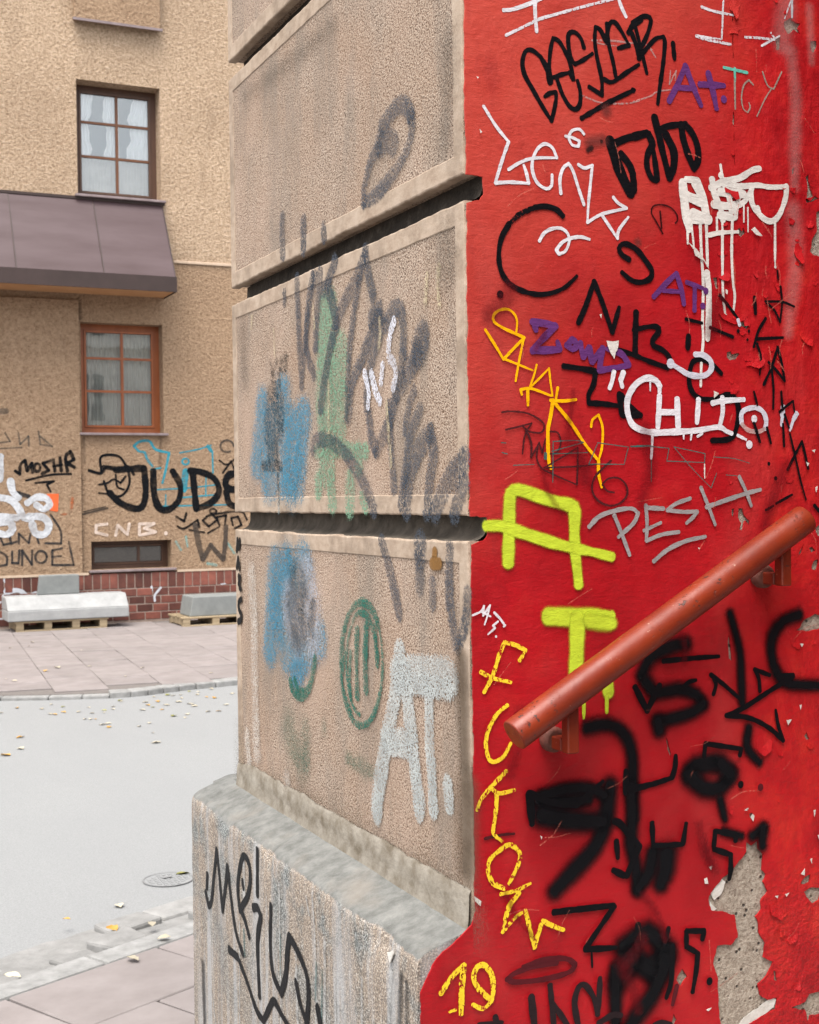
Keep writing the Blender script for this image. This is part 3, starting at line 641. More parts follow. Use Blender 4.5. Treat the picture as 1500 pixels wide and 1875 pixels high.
G(pk((.12, .45, .36), soft=.2), [('B', 24, [(727, 545), (918, 588)]), ('B', 20, [(815, 550), (818, 660)])], 'turquoise cross stroke')
G(pk((.3, .3, .25), soft=.25, dry=.3, op=.75), [('B', 18, [(815, 640), (820, 880)]), ('B', 14, [(965, 685), (930, 647), (888, 690), (870, 790), (885, 880), (920, 908), (940, 870), (930, 830)]), ('B', 14, [(1040, 580), (1080, 690), (1130, 720), (1195, 580)]), ('B', 12, [(1110, 720), (1060, 800), (995, 940)])], 'thin grey green letters')
G(pk(BL, soft=.2, op=.85), [('D', 13, [(235, 300), (180, 200), (142, 130), (155, 80), (220, 66), (300, 90), (350, 150), (352, 195), (335, 215)]), ('D', 15, [(213, 120), (225, 255)])], 'thin black letter')
G(pk((.16, .04, .035), soft=.95, op=.6, gain=1), [('A', 150, [(1235, 900)]), ('A', 170, [(1100, 1150), (1200, 1130)]), ('C', 110, [(1400, 375)])], 'sooty smudge')
G(pk((.02, .012, .012), soft=.9, op=.8, gain=1.2), [('A', 60, [(1085, 1215), (1115, 1195)]), ('A', 40, [(1195, 1145)])], 'dark burn mark')
SPL = (.62, .6, .56)
G(pk(SPL, soft=.1, rough=.4), [('B', 75, [(395, 1480), (405, 1600), (425, 1760), (445, 1850)]), ('B', 50, [(420, 1450), (520, 1455)]), ('B', 90, [(500, 1470), (555, 1600), (590, 1760)]), ('B', 90, [(440, 1590), (570, 1640)]), ('B', 90, [(440, 1760), (600, 1770)]), ('B', 60, [(632, 1450), (650, 1560), (700, 1680), (720, 1780)]), ('B', 24, [(700, 1332), (712, 1420)]), ('B', 55, [(705, 1420), (770, 1600), (790, 1740)]),
  ('B', 56, [(620, 1520), (720, 1470), (850, 1440), (960, 1375), (1020, 1362)]), ('B', 44, [(760, 1490), (860, 1505), (1000, 1497), (1100, 1512), (1240, 1508)]), ('B', 60, [(640, 1650), (760, 1665), (880, 1640), (935, 1560)]), ('B', 48, [(1232, 1505), (1225, 1600), (1175, 1735), (1112, 1788), (1040, 1758), (962, 1660), (945, 1560), (955, 1512)]), ('B', 70, [(700, 1550), (890, 1570)]), ('B', 44, [(1000, 1680), (1008, 1715)]), ('B', 40, [(860, 1520), (830, 1700)]),
  ('D', 24, [(435, 180), (435, 380)]), ('D', 20, [(465, 220), (485, 410)]), ('D', 26, [(535, 190), (545, 450), (560, 700), (555, 1000), (560, 1150), (545, 1350), (540, 1530)]), ('D', 28, [(585, 220), (595, 560)]), ('D', 60, [(590, 620), (605, 760), (603, 1000), (595, 1150)]), ('D', 36, [(605, 312), (700, 292), (840, 285)]), ('D', 22, [(670, 170), (672, 300)]), ('D', 24, [(715, 180), (715, 500), (720, 780), (738, 960)]), ('D', 26, [(795, 190), (790, 450), (800, 680), (815, 800), (805, 920)]), ('D', 16, [(920, 90), (922, 285)]), ('D', 16, [(888, 60), (888, 205)]), ('D', 24, [(1140, 220), (1140, 520)]), ('D', 12, [(1140, 520), (1141, 555)]), ('D', 22, [(1143, 570)]), ('D', 70, [(410, 20), (425, 150), (438, 200)]), ('D', 90, [(480, 140), (600, 185)]), ('D', 60, [(690, 150), (815, 165), (815, 70)]), ('D', 30, [(742, 966)])], 'thick white house paint splash with long drips')
G(pk(BL, soft=.13, dry=.12), [('C', 48, [(795, 158), (740, 105), (650, 80), (560, 90)]), ('C', 46, [(360, 220), (300, 330), (277, 460), (292, 590), (350, 690), (450, 755), (580, 790), (700, 780), (800, 740), (860, 690), (905, 645)]), ('C', 58, [(288, 793)])], 'big black letter C with a dot')
G(pk(BL, soft=.25, dry=1.2), [('C', 50, [(570, 88), (450, 140), (352, 232)])], 'dry part of the big black letter')
G(pk(BL, **hard), [('C', 48, [(1330, 510), (1270, 470), (1247, 420), (1275, 385), (1330, 392), (1400, 440), (1470, 530), (1512, 600), (1500, 660), (1430, 692), (1350, 678), (1270, 612)]), ('C', 46, [(920, 1018), (980, 880), (1045, 685)]), ('C', 46, [(1045, 685), (1110, 850), (1193, 1098)]), ('C', 44, [(1193, 1098), (1220, 1000), (1248, 895)]),
  ('C', 50, [(1385, 930), (1380, 1100), (1376, 1285)]), ('D', 46, [(0, 1078), (100, 1055), (180, 1052), (200, 1090), (152, 1160), (160, 1205), (230, 1240), (280, 1290), (300, 1350)]), ('D', 46, [(-120, 1242), (0, 1280), (120, 1330), (275, 1385)]), ('D', 50, [(440, 1130), (435, 1225)]), ('D', 30, [(420, 990), (550, 1022)]), ('D', 32, [(615, 1058), (800, 1135)]), ('D', 28, [(690, 795), (760, 880), (835, 980)]), ('D', 30, [(842, 1088)]), ('D', 24, [(928, 1088)]), ('D', 22, [(917, 1158)]),
  ('D', 44, [(540, 1308), (470, 1345), (445, 1480), (472, 1580), (540, 1632), (640, 1635), (710, 1612)]), ('D', 42, [(540, 1308), (625, 1350), (708, 1432)]), ('D', 48, [(690, 1622), (760, 1600), (820, 1640), (845, 1720), (836, 1830), (800, 1935), (740, 1965), (632, 1970)]), ('C', 50, [(800, 1370), (930, 1388), (1058, 1412)]), ('C', 50, [(1058, 1412), (1040, 1520), (1002, 1600), (1002, 1668)]), ('C', 46, [(1002, 1668), (1120, 1675), (1235, 1690)]), ('C', 52, [(1250, 1595), (1268, 1762)]), ('C', 50, [(1268, 1762), (1425, 1770)]), ('C', 44, [(1425, 1770), (1340, 1700), (1265, 1600)])], 'black marker letters in the middle of the wall')
G(pk(PUR, **hard), [('C', 56, [(548, 1012), (640, 1025), (735, 1042)]), ('C', 60, [(735, 1042), (640, 1140), (545, 1240)]), ('C', 60, [(545, 1245), (680, 1240), (770, 1235)]), ('C', 48, [(560, 1020), (578, 1085)]), ('C', 48, [(770, 1235), (748, 1170)]), ('C', 54, [(870, 1155), (825, 1200), (870, 1232), (915, 1205), (880, 1158)]), ('C', 50, [(935, 1185), (955, 1300)]), ('C', 50, [(955, 1300), (1005, 1215)]), ('C', 50, [(1005, 1215), (1028, 1340)]), ('C', 50, [(1028, 1340), (1115, 1220)]), ('C', 50, [(1115, 1220), (1085, 1405)]), ('C', 50, [(1085, 1405), (1325, 1365)]), ('C', 50, [(1325, 1365), (1270, 1275), (1150, 1230)]),
  ('D', 44, [(160, 808), (260, 700), (342, 622)]), ('D', 44, [(342, 622), (380, 740), (403, 868)]), ('D', 36, [(235, 760), (380, 770)]), ('D', 38, [(422, 692), (560, 742)]), ('D', 40, [(490, 730), (488, 925)]), ('D', 50, [(580, 765)]), ('D', 50, [(555, 887)])], 'purple marker words in the middle')
BW = (.55, .56, .63)
G(pk(WH, **hard), [('C', 42, [(1205, 1415), (1190, 1490), (1170, 1550)]), ('C', 50, [(1280, 1425), (1262, 1475)]), ('C', 36, [(1258, 1480), (1272, 1535)]), ('D', 52, [(205, 1530), (180, 1490), (120, 1466), (60, 1482), (0, 1532), (-48, 1620), (-56, 1720), (-25, 1825), (40, 1878), (150, 1905), (300, 1902), (500, 1890), (680, 1862), (745, 1895), (785, 1912)]), ('D', 34, [(205, 1530), (206, 1600)]), ('D', 50, [(205, 1610), (192, 1865)]), ('D', 52, [(347, 1632), (356, 1865)]), ('D', 50, [(200, 1742), (355, 1742)]), ('D', 48, [(520, 1642), (508, 1825)]), ('D', 48, [(635, 1668), (720, 1650), (885, 1640)]), ('D', 42, [(712, 1620), (715, 1740), (692, 1855)]), ('D', 16, [(130, 1500), (130, 1568)]), ('F', 24, [(147, 320), (145, 420), (138, 528)]), ('F', 18, [(400, 310), (400, 368)]), ('F', 18, [(465, 315), (457, 378)]), ('F', 20, [(512, 350), (550, 325)]), ('F', 56, [(970, 210)]), ('F', 26, [(835, 340), (905, 375)]), ('F', 60, [(930, 417)])], 'fat white marker word with drips')
G(pk(BW, soft=.18, op=.92), [('D', 46, [(495, 1275), (560, 1282), (618, 1330), (620, 1400), (560, 1448), (450, 1440), (380, 1402), (300, 1350)]), ('D', 72, [(295, 1352)]), ('F', 42, [(868, 240), (866, 170), (900, 132), (980, 117), (1040, 150), (1066, 220), (1060, 285)]), ('F', 46, [(1202, 112), (1198, 180)]), ('F', 28, [(1198, 180), (1188, 262)]), ('F', 50, [(1312, 165), (1285, 215)]), ('F', 26, [(1285, 215), (1258, 300)]), ('D', 34, [(840, 1000), (850, 1035)])], 'bluish white translucent loops')
G(pk(GH, soft=.3, op=.7), [('F', 34, [(870, 250), (920, 298), (1000, 312), (1052, 290)])], 'smeared white arc')
YL = (.8, .4, .002)
G(pk(YL, **hard), [('C', 24, [(165, 1075), (250, 1210), (312, 1315)]), ('C', 24, [(312, 1315), (400, 1222), (480, 1140)]), ('C', 24, [(480, 1140), (410, 1108), (310, 1062), (237, 1012), (232, 960), (280, 918), (350, 912), (400, 950), (422, 1010), (415, 1108)]), ('C', 20, [(475, 1150), (440, 1320), (410, 1490)]), ('C', 18, [(310, 1308), (420, 1352), (550, 1405)]), ('C', 18, [(580, 1360), (560, 1440), (520, 1550)]), ('C', 18, [(520, 1550), (610, 1460), (680, 1388)]), ('C', 18, [(680, 1388), (692, 1500), (708, 1610)]), ('C', 22, [(450, 1558), (540, 1552), (700, 1610)]), ('C', 28, [(508, 1560), (510, 1685)]), ('C', 22, [(450, 1560), (460, 1598)]), ('C', 26, [(750, 1545), (735, 1640)]), ('C', 26, [(690, 1645), (790, 1652), (900, 1640)]),
  ('E', 34, [(712, 60), (690, 200), (672, 290), (672, 450), (680, 560), (695, 605)]), ('E', 28, [(735, 90), (850, 230), (970, 410), (1075, 540)]), ('E', 22, [(1020, 270), (1030, 215), (1080, 175), (1112, 280), (1108, 430), (1080, 545)]), ('E', 28, [(1080, 545), (1080, 650), (1105, 760)])], 'yellow paint marker tag running diagonally')
DK = (.05, .012, .014)
G(pk(DK, soft=.3, dry=.25, op=.9), [('E', 17, [(300, 155), (370, 147), (500, 162), (600, 212), (642, 262), (615, 318), (520, 310), (470, 270)]), ('E', 17, [(330, 295), (440, 270), (540, 242)]), ('E', 17, [(540, 242), (485, 340), (465, 490)]), ('E', 22, [(490, 290), (535, 400), (535, 520)]), ('E', 16, [(535, 520), (600, 400), (625, 480), (650, 370)]), ('E', 17, [(690, 310), (750, 320), (775, 400), (740, 480), (690, 490)]), ('E', 16, [(590, 430), (580, 520), (615, 600), (700, 650), (905, 740)]), ('E', 17, [(905, 740), (910, 580), (912, 440)]), ('E', 16, [(912, 440), (780, 520), (640, 602)]), ('E', 16, [(640, 602), (900, 592), (1060, 575)]), ('E', 19, [(1180, 545), (1100, 620), (1042, 690), (1027, 780), (1070, 862), (1160, 908), (1250, 890), (1310, 820), (1300, 740), (1240, 686), (1160, 690), (1112, 730)]), ('E', 17, [(1110, 740), (1150, 790), (1205, 802)]), ('I', 24, [(580, 375), (700, 348), (790, 340)])], 'thin dark brown scribble with a spiral')
TL = (.03, .12, .11)
G(pk(TL, soft=.3, dry=.15, op=.85), [('E', 9, [(710, 390), (900, 382), (960, 400)]), ('E', 9, [(712, 390), (710, 720)]), ('E', 9, [(700, 470), (950, 400)]), ('E', 8, [(710, 490), (990, 480)]), ('E', 8, [(1070, 400), (1320, 435)]), ('E', 8, [(1320, 435), (1285, 575)]), ('E', 8, [(1285, 575), (1000, 572), (1070, 410)]), ('E', 8, [(390, 582), (560, 576)]), ('E', 11, [(295, 400), (330, 402)]), ('E', 11, [(300, 480), (340, 490)]), ('E', 30, [(650, 490), (650, 525)]), ('E', 14, [(1340, 430), (1500, 424)]), ('F', 14, [(0, 430), (130, 426)]), ('F', 8, [(130, 430), (280, 445)]), ('F', 8, [(280, 445), (262, 545)]), ('F', 8, [(262, 548), (565, 560)]), ('F', 9, [(567, 560), (572, 490)]), ('F', 8, [(572, 488), (320, 434)]), ('F', 7, [(320, 435), (460, 600), (620, 765)]), ('F', 9, [(620, 765), (665, 645)]), ('F', 7, [(640, 515), (800, 528), (930, 565)]), ('F', 8, [(138, 540), (136, 715)]), ('F', 7, [(740, 660), (830, 668)])], 'thin teal ballpoint boxes')
LIME = (.46, .57, .035)
G(pk(LIME, soft=.75, gain=2.3, rough=.6), [(r_, w_ * 1.16, p_) for r_, w_, p_ in [('E', 112, [(350, 1370), (355, 1100), (360, 900), (372, 805), (430, 778), (540, 812), (700, 868), (845, 905), (885, 960), (885, 1200), (918, 1545)]), ('E', 96, [(170, 1072), (280, 1070), (400, 1105), (600, 1172), (800, 1232), (1000, 1275), (1190, 1322)]), ('G', 150, [(668, 212), (900, 218), (1180, 215)]), ('G', 140, [(908, 230), (902, 500), (892, 720)]), ('G', 34, [(960, 900), (960, 1035)]), ('G', 104, [(1155, 760), (1158, 830)]), ('G', 34, [(1145, 860), (1145, 990)])]], 'lime green spray letters')
G(pk(LIME, soft=.85, op=.95), [('G', 170, [(1000, 240), (1090, 260), (1190, 270)])], 'soft lime green spray end')
SV = (.27, .26, .26)
G(pk(SV, soft=.14, dry=.15, rough=.35), [('E', 36, [(1000, 1080), (1090, 992), (1240, 942), (1350, 932), (1398, 970), (1360, 1050), (1240, 1160)]), ('E', 36, [(1205, 985), (1260, 1120), (1330, 1308)]), ('F', 34, [(92, 905), (102, 1040), (97, 1190)]), ('F', 34, [(97, 1192), (220, 1142), (362, 1120)]), ('F', 36, [(97, 925), (235, 932)]), ('F', 30, [(75, 1110), (215, 1045)]), ('F', 32, [(450, 850), (340, 890), (265, 942)]), ('F', 32, [(265, 945), (400, 958), (508, 955)]), ('F', 32, [(508, 957), (475, 1000), (420, 1050)]), ('F', 34, [(537, 762), (600, 920), (653, 1062)]), ('F', 36, [(580, 920), (750, 860), (900, 810), (1020, 778)]), ('F', 32, [(845, 672), (900, 790), (945, 912)]), ('F', 36, [(155, 1358), (270, 1262), (420, 1192), (575, 1158)])], 'silver marker word with underline')
G(pk(BL, soft=.15, dry=.15), [('D', 19, [(1155, 600), (1160, 670)]), ('D', 20, [(1180, 725), (1192, 860), (1176, 1015)]), ('D', 20, [(1176, 1015), (1130, 920), (1058, 852)]), ('D', 22, [(1058, 850), (1190, 852), (1290, 890)]), ('D', 32, [(970, 815), (978, 948)]), ('D', 30, [(1060, 985), (1000, 1090), (962, 1218)]), ('D', 28, [(985, 1152), (1200, 1140)]), ('D', 26, [(990, 1190), (1020, 1300), (1012, 1438)]), ('D', 28, [(1045, 1518), (1110, 1370), (1157, 1215)]), ('D', 26, [(1157, 1215), (1190, 1350), (1213, 1490)]), ('D', 26, [(1213, 1490), (1150, 1410), (1082, 1338)]), ('D', 24, [(1108, 1385), (1122, 1550), (1120, 1715)]), ('F', 22, [(965, -10), (992, 95)]), ('F', 26, [(965, 240), (1015, 398)]), ('F', 24, [(1070, 280), (1102, 405)]), ('F', 24, [(1185, -10), (1195, 120)]), ('F', 24, [(1200, 250), (1208, 430)]), ('F', 22, [(1170, 152), (1280, 62)]), ('F', 20, [(1280, 62), (1292, 150)]), ('F', 22, [(1212, 170), (1248, 280)]), ('F', 20, [(1255, 330), (1300, 520), (1340, 700), (1385, 860)]), ('F', 26, [(1235, 620), (1290, 510), (1352, 390)]), ('F', 24, [(1352, 390), (1375, 480), (1402, 610)]), ('F', 22, [(1060, 945), (1120, 910)]), ('F', 22, [(1145, 890), (1272, 820)]), ('F', 30, [(1085, 572)]), ('F', 32, [(1140, 690)]), ('F', 30, [(1450, 905), (1500, 960)])], 'black marker letters running down the right side')
G(pk(WH, **hard), [('G', 17, [(60, 205), (130, 172), (152, 128)]), ('G', 17, [(152, 128), (145, 208)]), ('G', 17, [(145, 208), (202, 122)]), ('G', 17, [(202, 122), (180, 210), (157, 280)]), ('G', 16, [(130, 175), (208, 215)]), ('G', 18, [(235, 182), (285, 235), (322, 288)]), ('G', 15, [(325, 285), (312, 295)]), ('G', 17, [(265, 255), (225, 288), (242, 308), (185, 358)]), ('G', 19, [(250, 377)])], 'small white initials')
CR = (.8, .56, .03)
G(pk(CR, soft=.25, dry=1.25, rough=.7, gain=5), [(r_, w_ * 1.22, p_) for r_, w_, p_ in [('G', 32, [(440, 570), (490, 490)]), ('G', 30, [(490, 488), (410, 447), (318, 422)]), ('G', 34, [(318, 422), (270, 540), (220, 700), (155, 820)]), ('G', 32, [(125, 660), (220, 710), (370, 745)]), ('G', 32, [(340, 930), (260, 1000), (192, 1120), (168, 1230), (180, 1330), (222, 1388), (310, 1345), (368, 1240)]), ('G', 36, [(330, 1465), (220, 1580), (130, 1690), (97, 1775)]), ('G', 32, [(215, 1600), (270, 1642), (400, 1615)]), ('I', 32, [(665, 45), (655, 200), (638, 330), (700, 393)]),
  ('I', 32, [(720, 735), (640, 698), (602, 620), (612, 530), (680, 462), (760, 418), (828, 480), (818, 560), (752, 700)]), ('I', 26, [(690, 775), (800, 750), (905, 697)]), ('I', 34, [(825, 765), (750, 870), (705, 1050)]), ('I', 28, [(705, 1050), (790, 950), (868, 892)]), ('I', 34, [(868, 892), (900, 1020), (935, 1160)]), ('I', 32, [(935, 1160), (965, 1050), (992, 968)]), ('I', 32, [(992, 968), (1060, 1000), (1148, 1035)]), ('I', 38, [(262, 1488), (340, 1370), (425, 1288)]), ('I', 42, [(425, 1288), (410, 1450), (405, 1640)]), ('I', 22, [(325, 1622), (365, 1610)]), ('I', 38, [(600, 1522), (520, 1440), (495, 1370), (520, 1302), (570, 1288), (622, 1350), (638, 1450), (618, 1550), (560, 1600), (490, 1572)])]], 'yellow crayon words running down the edge')
sp = dict(soft=.98, rough=.6)
SPRAY = [('G', 140, [(975, 1115), (1100, 1085), (1220, 1105), (1310, 1200), (1350, 1350), (1352, 1600), (1360, 1850)]), ('I', 160, [(1480, -10), (1445, 250), (1380, 420), (1240, 580), (1080, 750)]), ('I', 150, [(960, 90), (1100, 110), (1330, 90)]), ('I', 190, [(980, 200), (1180, 240), (1440, 250)]), ('G', 130, [(620, 1660), (800, 1610), (1000, 1600), (1130, 1660)]),
  ('H', 160, [(410, 430), (300, 450), (130, 540), (50, 690)]), ('H', 150, [(90, 740), (180, 830), (350, 800), (500, 840), (550, 920), (480, 980), (330, 1030), (190, 1060), (200, 1130)]), ('H', 100, [(770, 190), (810, 330), (850, 500), (860, 700), (870, 920)]), ('H', 105, [(920, 1110), (905, 1250), (950, 1330), (1010, 1390)]), ('H', 130, [(1330, 200), (1200, 250), (1115, 370), (1105, 520), (1150, 670), (1250, 755), (1520, 770)]), ('H', 190, [(640, 1390), (490, 1420), (440, 1490), (560, 1600), (700, 1590), (770, 1480), (700, 1400)]), ('H', 90, [(690, 1690), (730, 1850)]),
  ('J', 130, [(130, -10), (140, 200), (130, 400), (165, 560), (180, 750)]), ('J', 150, [(290, 470), (260, 620), (180, 740)]), ('J', 210, [(390, 480), (380, 600), (345, 710)]), ('J', 80, [(800, 320), (930, 355)]), ('J', 110, [(1010, 350), (1085, 300), (1080, 420)]), ('J', 210, [(80, 1160), (250, 1040), (390, 1190), (300, 1320), (140, 1240), (40, 1400)]), ('J', 180, [(390, 1250), (300, 1480), (180, 1640), (120, 1740)]), ('J', 130, [(20, 1300), (20, 1700)])]
G(pk(BL, soft=.99, rough=.6, gain=.6, op=.75), [(r_, w_ * 1.75, p_) for r_, w_, p_ in SPRAY], 'thin black overspray mist')
G(pk(BL, **sp, gain=1.22), [(r_, w_ * 1.28, p_) for r_, w_, p_ in SPRAY], 'soft black spray letters at the bottom')
G(pk(BL, soft=.1), [('I', 66, [(898, 55), (916, 265)]), ('G', 52, [(520, 1640), (700, 1715), (900, 1735)]), ('G', 50, [(900, 1735), (1010, 1640), (1110, 1545)]), ('G', 50, [(1297, 1465), (1292, 1640)]), ('G', 50, [(1292, 1612), (1400, 1590), (1510, 1568)]), ('H', 46, [(0, 1608), (160, 1562), (300, 1515)]), ('H', 48, [(300, 1515), (325, 1430), (330, 1335)]), ('H', 42, [(230, 575), (450, 552), (680, 536)]), ('H', 52, [(0, 780), (100, 975)]), ('H', 50, [(100, 975), (150, 870), (200, 770)]), ('H', 36, [(392, 780), (440, 742), (495, 727)]), ('H', 40, [(615, 685), (720, 765), (850, 880)]), ('H', 36, [(635, 840), (655, 760), (620, 690)]), ('H', 46, [(1275, 690), (1165, 695)]), ('H', 42, [(1280, 695), (1080, 820), (880, 950), (740, 1012)]), ('H', 42, [(740, 1012), (920, 1032), (1080, 1110), (1198, 1215)]), ('H', 36, [(1198, 1215), (1160, 1100), (1137, 970)]), ('H', 36, [(1010, 815), (1000, 710), (965, 645)]), ('H', 36, [(965, 640), (1090, 688)]),
  ('H', 42, [(560, 1330), (570, 1240)]), ('H', 40, [(570, 1240), (720, 1262), (858, 1282)]), ('H', 40, [(858, 1285), (848, 1332)]), ('H', 55, [(855, 1572)]), ('J', 52, [(15, 248), (60, 275), (190, 425)]), ('J', 52, [(190, 430), (100, 640)]), ('J', 48, [(80, 640), (0, 600)]), ('J', 46, [(25, 395), (35, 510)]), ('J', 44, [(282, 260), (290, 420)]), ('J', 42, [(290, 425), (500, 415)]), ('J', 42, [(505, 410), (528, 265)]), ('J', 42, [(885, 385), (888, 348)]), ('J', 42, [(888, 345), (738, 318)]), ('J', 42, [(738, 320), (727, 445)]), ('J', 42, [(727, 448), (850, 490)]), ('J', 42, [(850, 490), (850, 600), (838, 665)]),
  ('I', 48, [(1070, 905), (1280, 880), (1510, 855)]), ('I', 46, [(1510, 860), (1400, 1020), (1300, 1170)]), ('I', 46, [(1300, 1172), (1400, 1168), (1520, 1160)]), ('I', 18, [(1345, 1200), (1350, 1300)]), ('J', 50, [(180, 1000), (180, 1170)]), ('J', 40, [(400, 1025), (370, 1140)]), ('J', 46, [(430, 1150), (420, 1400), (385, 1520)]), ('J', 42, [(645, 1100), (658, 1042)]), ('J', 44, [(658, 1040), (530, 1040)]), ('J', 42, [(530, 1042), (530, 1150)]), ('J', 42, [(530, 1152), (612, 1200)]), ('J', 42, [(612, 1202), (600, 1330), (575, 1478)]), ('J', 52, [(697, 1405)])], 'hard black spray letters over the soft ones')
G(pk((.07, .01, .014), soft=.35, op=.92), [('I', 44, [(1090, 1270), (950, 1290), (800, 1340), (735, 1388), (800, 1408), (1000, 1388), (1180, 1338), (1228, 1282), (1160, 1240), (1000, 1248), (850, 1300)]), ('J', 42, [(460, 1440), (430, 1570)]), ('J', 50, [(1065, 5)])], 'dark maroon oval loop')
G(pk((.02, .012, .014), soft=.2), [('I', 34, [(530, 1715), (700, 1700)]), ('I', 44, [(650, 1660), (665, 1740)]), ('I', 52, [(910, 1515), (935, 1740)]), ('I', 46, [(1045, 1430), (1075, 1740)]), ('I', 42, [(1060, 1560), (1120, 1640), (1185, 1740)]), ('I', 46, [(1250, 1730), (1222, 1560), (1252, 1445), (1300, 1432), (1360, 1520), (1388, 1640)]), ('I', 46, [(1388, 1640), (1400, 1500), (1405, 1380)]), ('I', 46, [(1395, 1705), (1500, 1645), (1560, 1650)]), ('J', 60, [(300, 1730), (350, 1705), (410, 1720)])], 'black letters cut off at the bottom edge')
# primer chips and flakes
for rg, pts in [('C', [(1140, 1165), (1190, 1175), (1240, 1165), (1225, 1245), (1215, 1260), (1205, 1310), (1170, 1260)]), ('C', [(1085, 955), (1102, 950), (1098, 985)]), ('D', [(640, 1570), (680, 1590), (665, 1605), (640, 1630)]), ('D', [(940, 270), (970, 245), (1030, 320), (980, 310)]), ('D', [(420, 360), (470, 400), (540, 470), (600, 585), (560, 520), (490, 480), (480, 430)]), ('D', [(735, 750), (752, 760), (748, 795), (735, 780)]),
    ('I', [(500, 790), (550, 825), (545, 860), (505, 825)]), ('I', [(975, 350), (990, 360), (985, 380)]), ('J', [(1010, 195), (1025, 210), (1015, 250), (995, 220)]), ('J', [(950, 170), (980, 152), (975, 165)]), ('J', [(695, 580), (718, 570), (710, 600)]), ('J', [(660, 665), (680, 655), (690, 700), (665, 700)]), ('J', [(1170, 790), (1195, 785), (1190, 805)]), ('J', [(1245, 775), (1275, 765), (1255, 795)]), ('J', [(1450, 170), (1465, 165), (1458, 215)]), ('J', [(1480, 350), (1500, 345), (1500, 405)]), ('J', [(1360, 630), (1388, 590), (1385, 640)]), ('J', [(1425, 525), (1440, 515), (1438, 555)]),
    ('H', [(1335, 435), (1365, 435), (1350, 460)]), ('H', [(1225, 1050), (1268, 1045), (1240, 1090)]), ('H', [(1332, 930), (1350, 925), (1340, 968)]), ('H', [(885, 1780), (920, 1765), (905, 1782)]), ('F', [(1430, 460), (1460, 455), (1450, 480)]), ('F', [(510, 1245), (528, 1250), (520, 1262)]), ('F', [(560, 570), (568, 570), (568, 690), (562, 690)]), ('F', [(1460, 760), (1475, 750), (1468, 800)]), ('F', [(1385, 555), (1410, 565), (1395, 590)]), ('D', [(1490, 1700), (1500, 1690), (1500, 1720)]),
    ('A', [(180, 622), (200, 628), (188, 640)]), ('A', [(205, 1045), (225, 1070), (212, 1080)]), ('J', [(675, 1610), (715, 1595), (690, 1620)])]:
    patch('paint_chip', rg, pts, M['chip'], amp=.0012, off=.0035)
for rg, pts in [('J', [(720, 775), (760, 722), (800, 672), (828, 692), (800, 770), (745, 828)]), ('J', [(706, 800), (730, 858), (768, 885), (740, 908), (716, 880)]), ('J', [(1060, 1605), (1150, 1535), (1192, 1542), (1178, 1600), (1100, 1655), (1000, 1715), (900, 1770), (960, 1670)])]:
    patch('primer_layer', rg, pts, M['chip'], amp=.002, off=-.0022)

rs = random.Random(5)
def scuffs(n, xr, yr, ln, ang, wd):
    o_ = []
    for _ in range(n):
        x, y = rs.uniform(*xr), rs.uniform(*yr); a_ = rs.gauss(*ang); l_ = rs.uniform(*ln); b_ = rs.uniform(-.12, .12) * l_
        o_.append(('Z', rs.uniform(*wd), [(x, y), (x + math.cos(a_) * l_ * .5 - math.sin(a_) * b_, y + math.sin(a_) * l_ * .5 + math.cos(a_) * b_), (x + math.cos(a_) * l_, y + math.sin(a_) * l_)]))
    return o_
REG['Z'] = (0, 0, 1.0)
G(pk((.6, .17, .12), soft=.6, dry=1.1, op=.5), scuffs(36, (900, 1480), (60, 1820), (12, 60), (-.7, .5), (1.5, 4)) + scuffs(30, (1250, 1490), (80, 1000), (10, 50), (1.5, .25), (2, 5)), 'pale scuff')
G(pk((.12, .006, .010), soft=.95, dry=.5, op=.5, gain=1), scuffs(16, (900, 1480), (300, 1800), (40, 160), (1.5, .5), (20, 60)), 'dark maroon rub mark')
# lifted flakes of old paint on the right part of the red wall: one edge still stuck, the other curling off
rf = random.Random(11)
def flake(x, z, sx, sz, ang, lift, mat):
    n = 14; ph = rf.random() * 9; m = MB(); ca, sa = math.cos(ang), math.sin(ang); rim = []
    for i in range(n):
        a_ = 2 * math.pi * i / n; r_ = 1 + .45 * mnoise.noise(Vector((math.cos(a_) * 1.6 + ph, math.sin(a_) * 1.6, ph))) + .3 * mnoise.noise(Vector((math.cos(a_) * 4 + ph, math.sin(a_) * 4, ph)))
        u, v_ = sx * math.cos(a_) * r_, sz * math.sin(a_) * r_
        t = max(0, min(1, .5 - v_ / (2 * sz))); l_ = .0004 + lift * t ** 2 + .0006 * mnoise.noise(Vector((u * 90, v_ * 90, ph)))
        rim.append((x + u * ca - v_ * sa, YC - max(.0003, l_), z + u * sa + v_ * ca))
    m.v = rim + [(x, YC - .0004 - lift * .2, z)] + [(a_[0], a_[1] + .0009, a_[2]) for a_ in rim]
    for i in range(n):
        j = (i + 1) % n; m.f += [(i, j, n), (i, j, n + 1 + j, n + 1 + i)]
    m.put('paint_flake', mat, CB)
for i in range(70):
    px = rf.choice((rf.uniform(1330, 1500), rf.uniform(1420, 1500), rf.gauss(1345, 10))); py = rf.choice((rf.uniform(0, 900), rf.uniform(300, 760), rf.uniform(1100, 1875)))
    if 900 < py < 1110 or (1290 < px < 1425 and py > 1500): continue
    p = onY(px, py, YC); sz = rf.choice((.004, .006, .009, .014)) * rf.uniform(.7, 1.3)
    flake(p.x, p.z, sz * rf.uniform(.5, 1.6), sz, rf.uniform(-.7, .7), sz * rf.uniform(.12, .4), M['red'])
